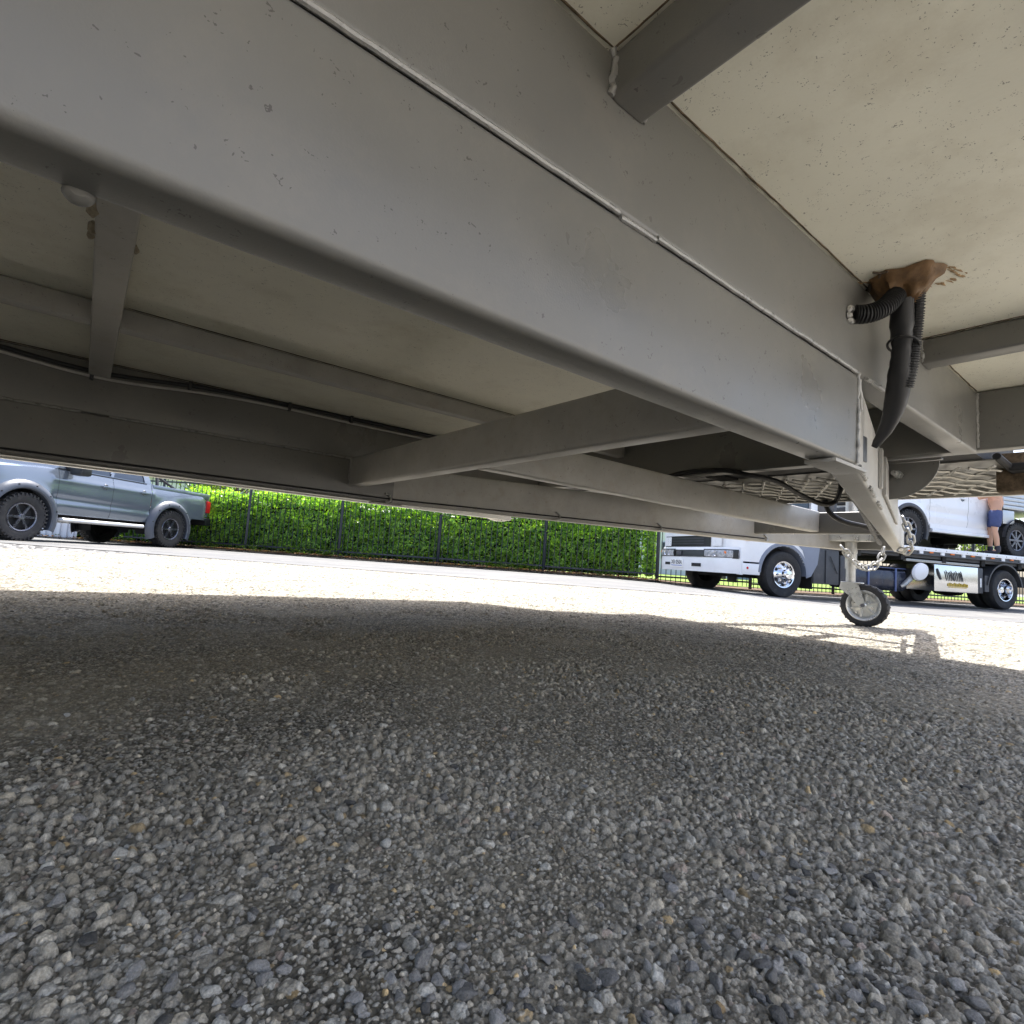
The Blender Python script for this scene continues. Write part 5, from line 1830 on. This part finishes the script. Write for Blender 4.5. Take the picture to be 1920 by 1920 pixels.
    hb.box(-1.16, -1.10, -1.1, 1.1, 1.11, 1.9)
    hb.build('headboard', M_trkgrey, root)
    return root


M_guard = surf('guard_blue_grey', (0.20, 0.225, 0.28), 0.5, 0, 0.08, 5.0)
M_blueedge = surf('blue_edge', (0.08, 0.11, 0.24), 0.35, 0.2, 0.1, 6.0)
make_truck()


def tloc(x, y, z):
    """point in the tow truck's own frame -> world"""
    c, s = math.cos(TRZ), math.sin(TRZ)
    return Vector((tw_.x + x * c - y * s, tw_.y + x * s + y * c, TZ + z))


make_ute('pickup_truck', 'white pickup with alloy tray and dark wheels riding on the tow truck deck',
         tloc(-4.83, -0.05, 1.09), TRZ, M_utewhite, 0.375, 0.25, 'eight', M_darkmetal, False, True, 0.50)


# ------------------------------------------------------------------ man standing on the deck
def skin_obj(name, joints, edges, mat, parent, root=0, sub=2):
    me = bpy.data.meshes.new(name)
    me.from_pydata([j[0] for j in joints], edges, [])
    o = bpy.data.objects.new(name, me)
    COL.objects.link(o)
    o.parent = parent
    sk = o.modifiers.new('skin', 'SKIN')
    sk.use_smooth_shade = True
    lay = me.skin_vertices[0].data
    for i, j in enumerate(joints):
        r = j[1]
        lay[i].radius = r if isinstance(r, tuple) else (r, r)
        lay[i].use_root = (i == root)
    sb = o.modifiers.new('sub', 'SUBSURF')
    sb.levels = sub
    sb.render_levels = sub
    dg = bpy.context.evaluated_depsgraph_get()
    ev = o.evaluated_get(dg)
    me2 = bpy.data.meshes.new_from_object(ev)
    o.modifiers.clear()
    o.data = me2
    bpy.data.meshes.remove(me)
    me2.materials.clear()
    me2.materials.append(mat)
    for p in me2.polygons:
        p.use_smooth = True
    return o


def make_person():
    # x forward (toward the cab), y to his left, feet at z = 0
    root = empty('person', 'person in blue shorts and tan top standing on the truck deck reaching forward', 'person',
                 tloc(-5.52, 1.0, 1.107), TRZ + math.radians(-60))
    H = lambda x, y, z: (x, y, z)
    joints = [(H(0, 0, 0.95), (0.125, 0.10)), (H(0.0, 0, 1.10), (0.12, 0.095)), (H(0.03, 0, 1.30), (0.14, 0.105)), (H(0.05, 0, 1.44), (0.12, 0.08)),   # 0-3 pelvis..chest
              (H(0.07, 0, 1.53), 0.052), (H(0.09, 0, 1.60), 0.06), (H(0.10, 0, 1.68), (0.075, 0.088)), (H(0.10, 0, 1.765), (0.06, 0.07)),              # 4-7 neck, head
              (H(0.0, 0.09, 0.88), 0.085), (H(0.03, 0.10, 0.50), 0.055), (H(0.0, 0.10, 0.33), 0.055), (H(-0.02, 0.10, 0.09), 0.036), (H(0.08, 0.11, 0.035), 0.036), (H(0.19, 0.12, 0.025), 0.028),  # left leg 8-13
              (H(0.0, -0.09, 0.88), 0.085), (H(0.10, -0.10, 0.50), 0.055), (H(0.10, -0.10, 0.33), 0.055), (H(0.10, -0.10, 0.09), 0.036), (H(0.2, -0.11, 0.035), 0.036), (H(0.31, -0.12, 0.025), 0.028),  # right 14-19
              (H(0.05, 0.19, 1.42), 0.055), (H(0.10, 0.22, 1.18), 0.042), (H(0.30, 0.16, 1.14), 0.034), (H(0.38, 0.12, 1.15), 0.03),      # left arm 20-23
              (H(0.05, -0.19, 1.42), 0.055), (H(0.12, -0.23, 1.18), 0.042), (H(0.34, -0.2, 1.22), 0.034), (H(0.42, -0.18, 1.23), 0.03)]
    edges = [(0, 1), (1, 2), (2, 3), (3, 4), (4, 5), (5, 6), (6, 7), (0, 8), (8, 9), (9, 10), (10, 11), (11, 12), (12, 13), (0, 14), (14, 15), (15, 16), (16, 17), (17, 18), (18, 19),
             (3, 20), (20, 21), (21, 22), (22, 23), (3, 24), (24, 25), (25, 26), (26, 27)]
    body = skin_obj('body', joints, edges, M_skin, root)
    # fingers and thumbs
    for base, sy in ((Vector((0.40, 0.115, 1.15)), 1), (Vector((0.44, -0.178, 1.232)), -1)):
        for k in range(4):
            a = (k - 1.5) * 0.018
            L = (0.07, 0.082, 0.078, 0.06)[k]
            MBt = MB().tube([base + Vector((0, 0, a)), base + Vector((L * .5, -0.004 * sy, a * 1.15)), base + Vector((L * .85, -0.02 * sy, a * 1.2 - 0.006))], [0.0095, 0.0085, 0.006], 7)
            MBt.build('finger', M_skin, body)
        MB().tube([base + Vector((-0.03, -0.01 * sy, 0.02)), base + Vector((0.0, -0.03 * sy, 0.045)), base + Vector((0.03, -0.04 * sy, 0.05))], [0.011, 0.009, 0.007], 7).build('thumb', M_skin, body)
    # face and hair
    hd = MB().tube([(0.205, 0, 1.69), (0.185, 0, 1.66)], [0.008, 0.015], 8)
    hd.build('nose', M_skin, body)
    for s in (1, -1):
        MB().lathe([(0, .006), (.008, .004), (.011, 0)], 10, Tm(0.183, s * 0.032, 1.705) @ Rm('Z', -90)).build('eye', M_boot, body)
        MB().box(0.09, 0.12, min(s * .074, s * .086), max(s * .074, s * .086), 1.665, 1.72, c=0.005).build('ear', M_skin, body)
    hr = []
    P = []
    for i in range(9):
        ph = i / 8 * 1.45
        P.append([(0.092 + 0.098 * math.sin(ph) * math.cos(t) - 0.012, 0.088 * math.sin(ph) * math.sin(t), 1.70 + 0.115 * math.cos(ph) - 0.03 * (ph > 1.2) * (math.cos(t) < 0)) for t in np.linspace(0, 2 * PI, 25)])
    MB().grid(P).build('hair', M_hair, root)
    MB().box(0.183, 0.19, -0.025, 0.025, 1.628, 1.636, c=0.002).build('mouth', M_top, body)
    skin_obj('top', [(H(0, 0, 0.93), (0.135, 0.112)), (H(0.0, 0, 1.10), (0.132, 0.108)), (H(0.03, 0, 1.30), (0.152, 0.118)), (H(0.05, 0, 1.43), (0.13, 0.09)), (H(0.065, 0, 1.50), (0.065, 0.065)),
                     (H(0.055, 0.19, 1.42), 0.068), (H(0.085, 0.215, 1.26), 0.06), (H(0.055, -0.19, 1.42), 0.068), (H(0.09, -0.215, 1.26), 0.06)],
             [(0, 1), (1, 2), (2, 3), (3, 4), (3, 5), (5, 6), (3, 7), (7, 8)], M_top, root)
    skin_obj('shorts', [(H(0, 0, 0.97), (0.142, 0.118)), (H(-0.01, 0, 0.86), (0.14, 0.12)), (H(0.0, 0.095, 0.76), 0.11), (H(0.02, 0.10, 0.54), 0.098), (H(0.03, -0.095, 0.76), 0.11), (H(0.09, -0.10, 0.54), 0.098)],
             [(0, 1), (1, 2), (2, 3), (1, 4), (4, 5)], M_short, root)
    for x, y in ((-0.02, 0.10), (0.10, -0.10)):
        b_ = skin_obj('boot', [(H(x, y, 0.19), 0.052), (H(x - 0.005, y, 0.08), 0.052), (H(x + 0.0, y, 0.045), (0.05, 0.045)), (H(x + 0.11, y * 1.1, 0.04), (0.047, 0.04)), (H(x + 0.21, y * 1.15, 0.032), (0.04, 0.032))],
                      [(0, 1), (1, 2), (2, 3), (3, 4)], M_boot, root)
    return root


make_person()
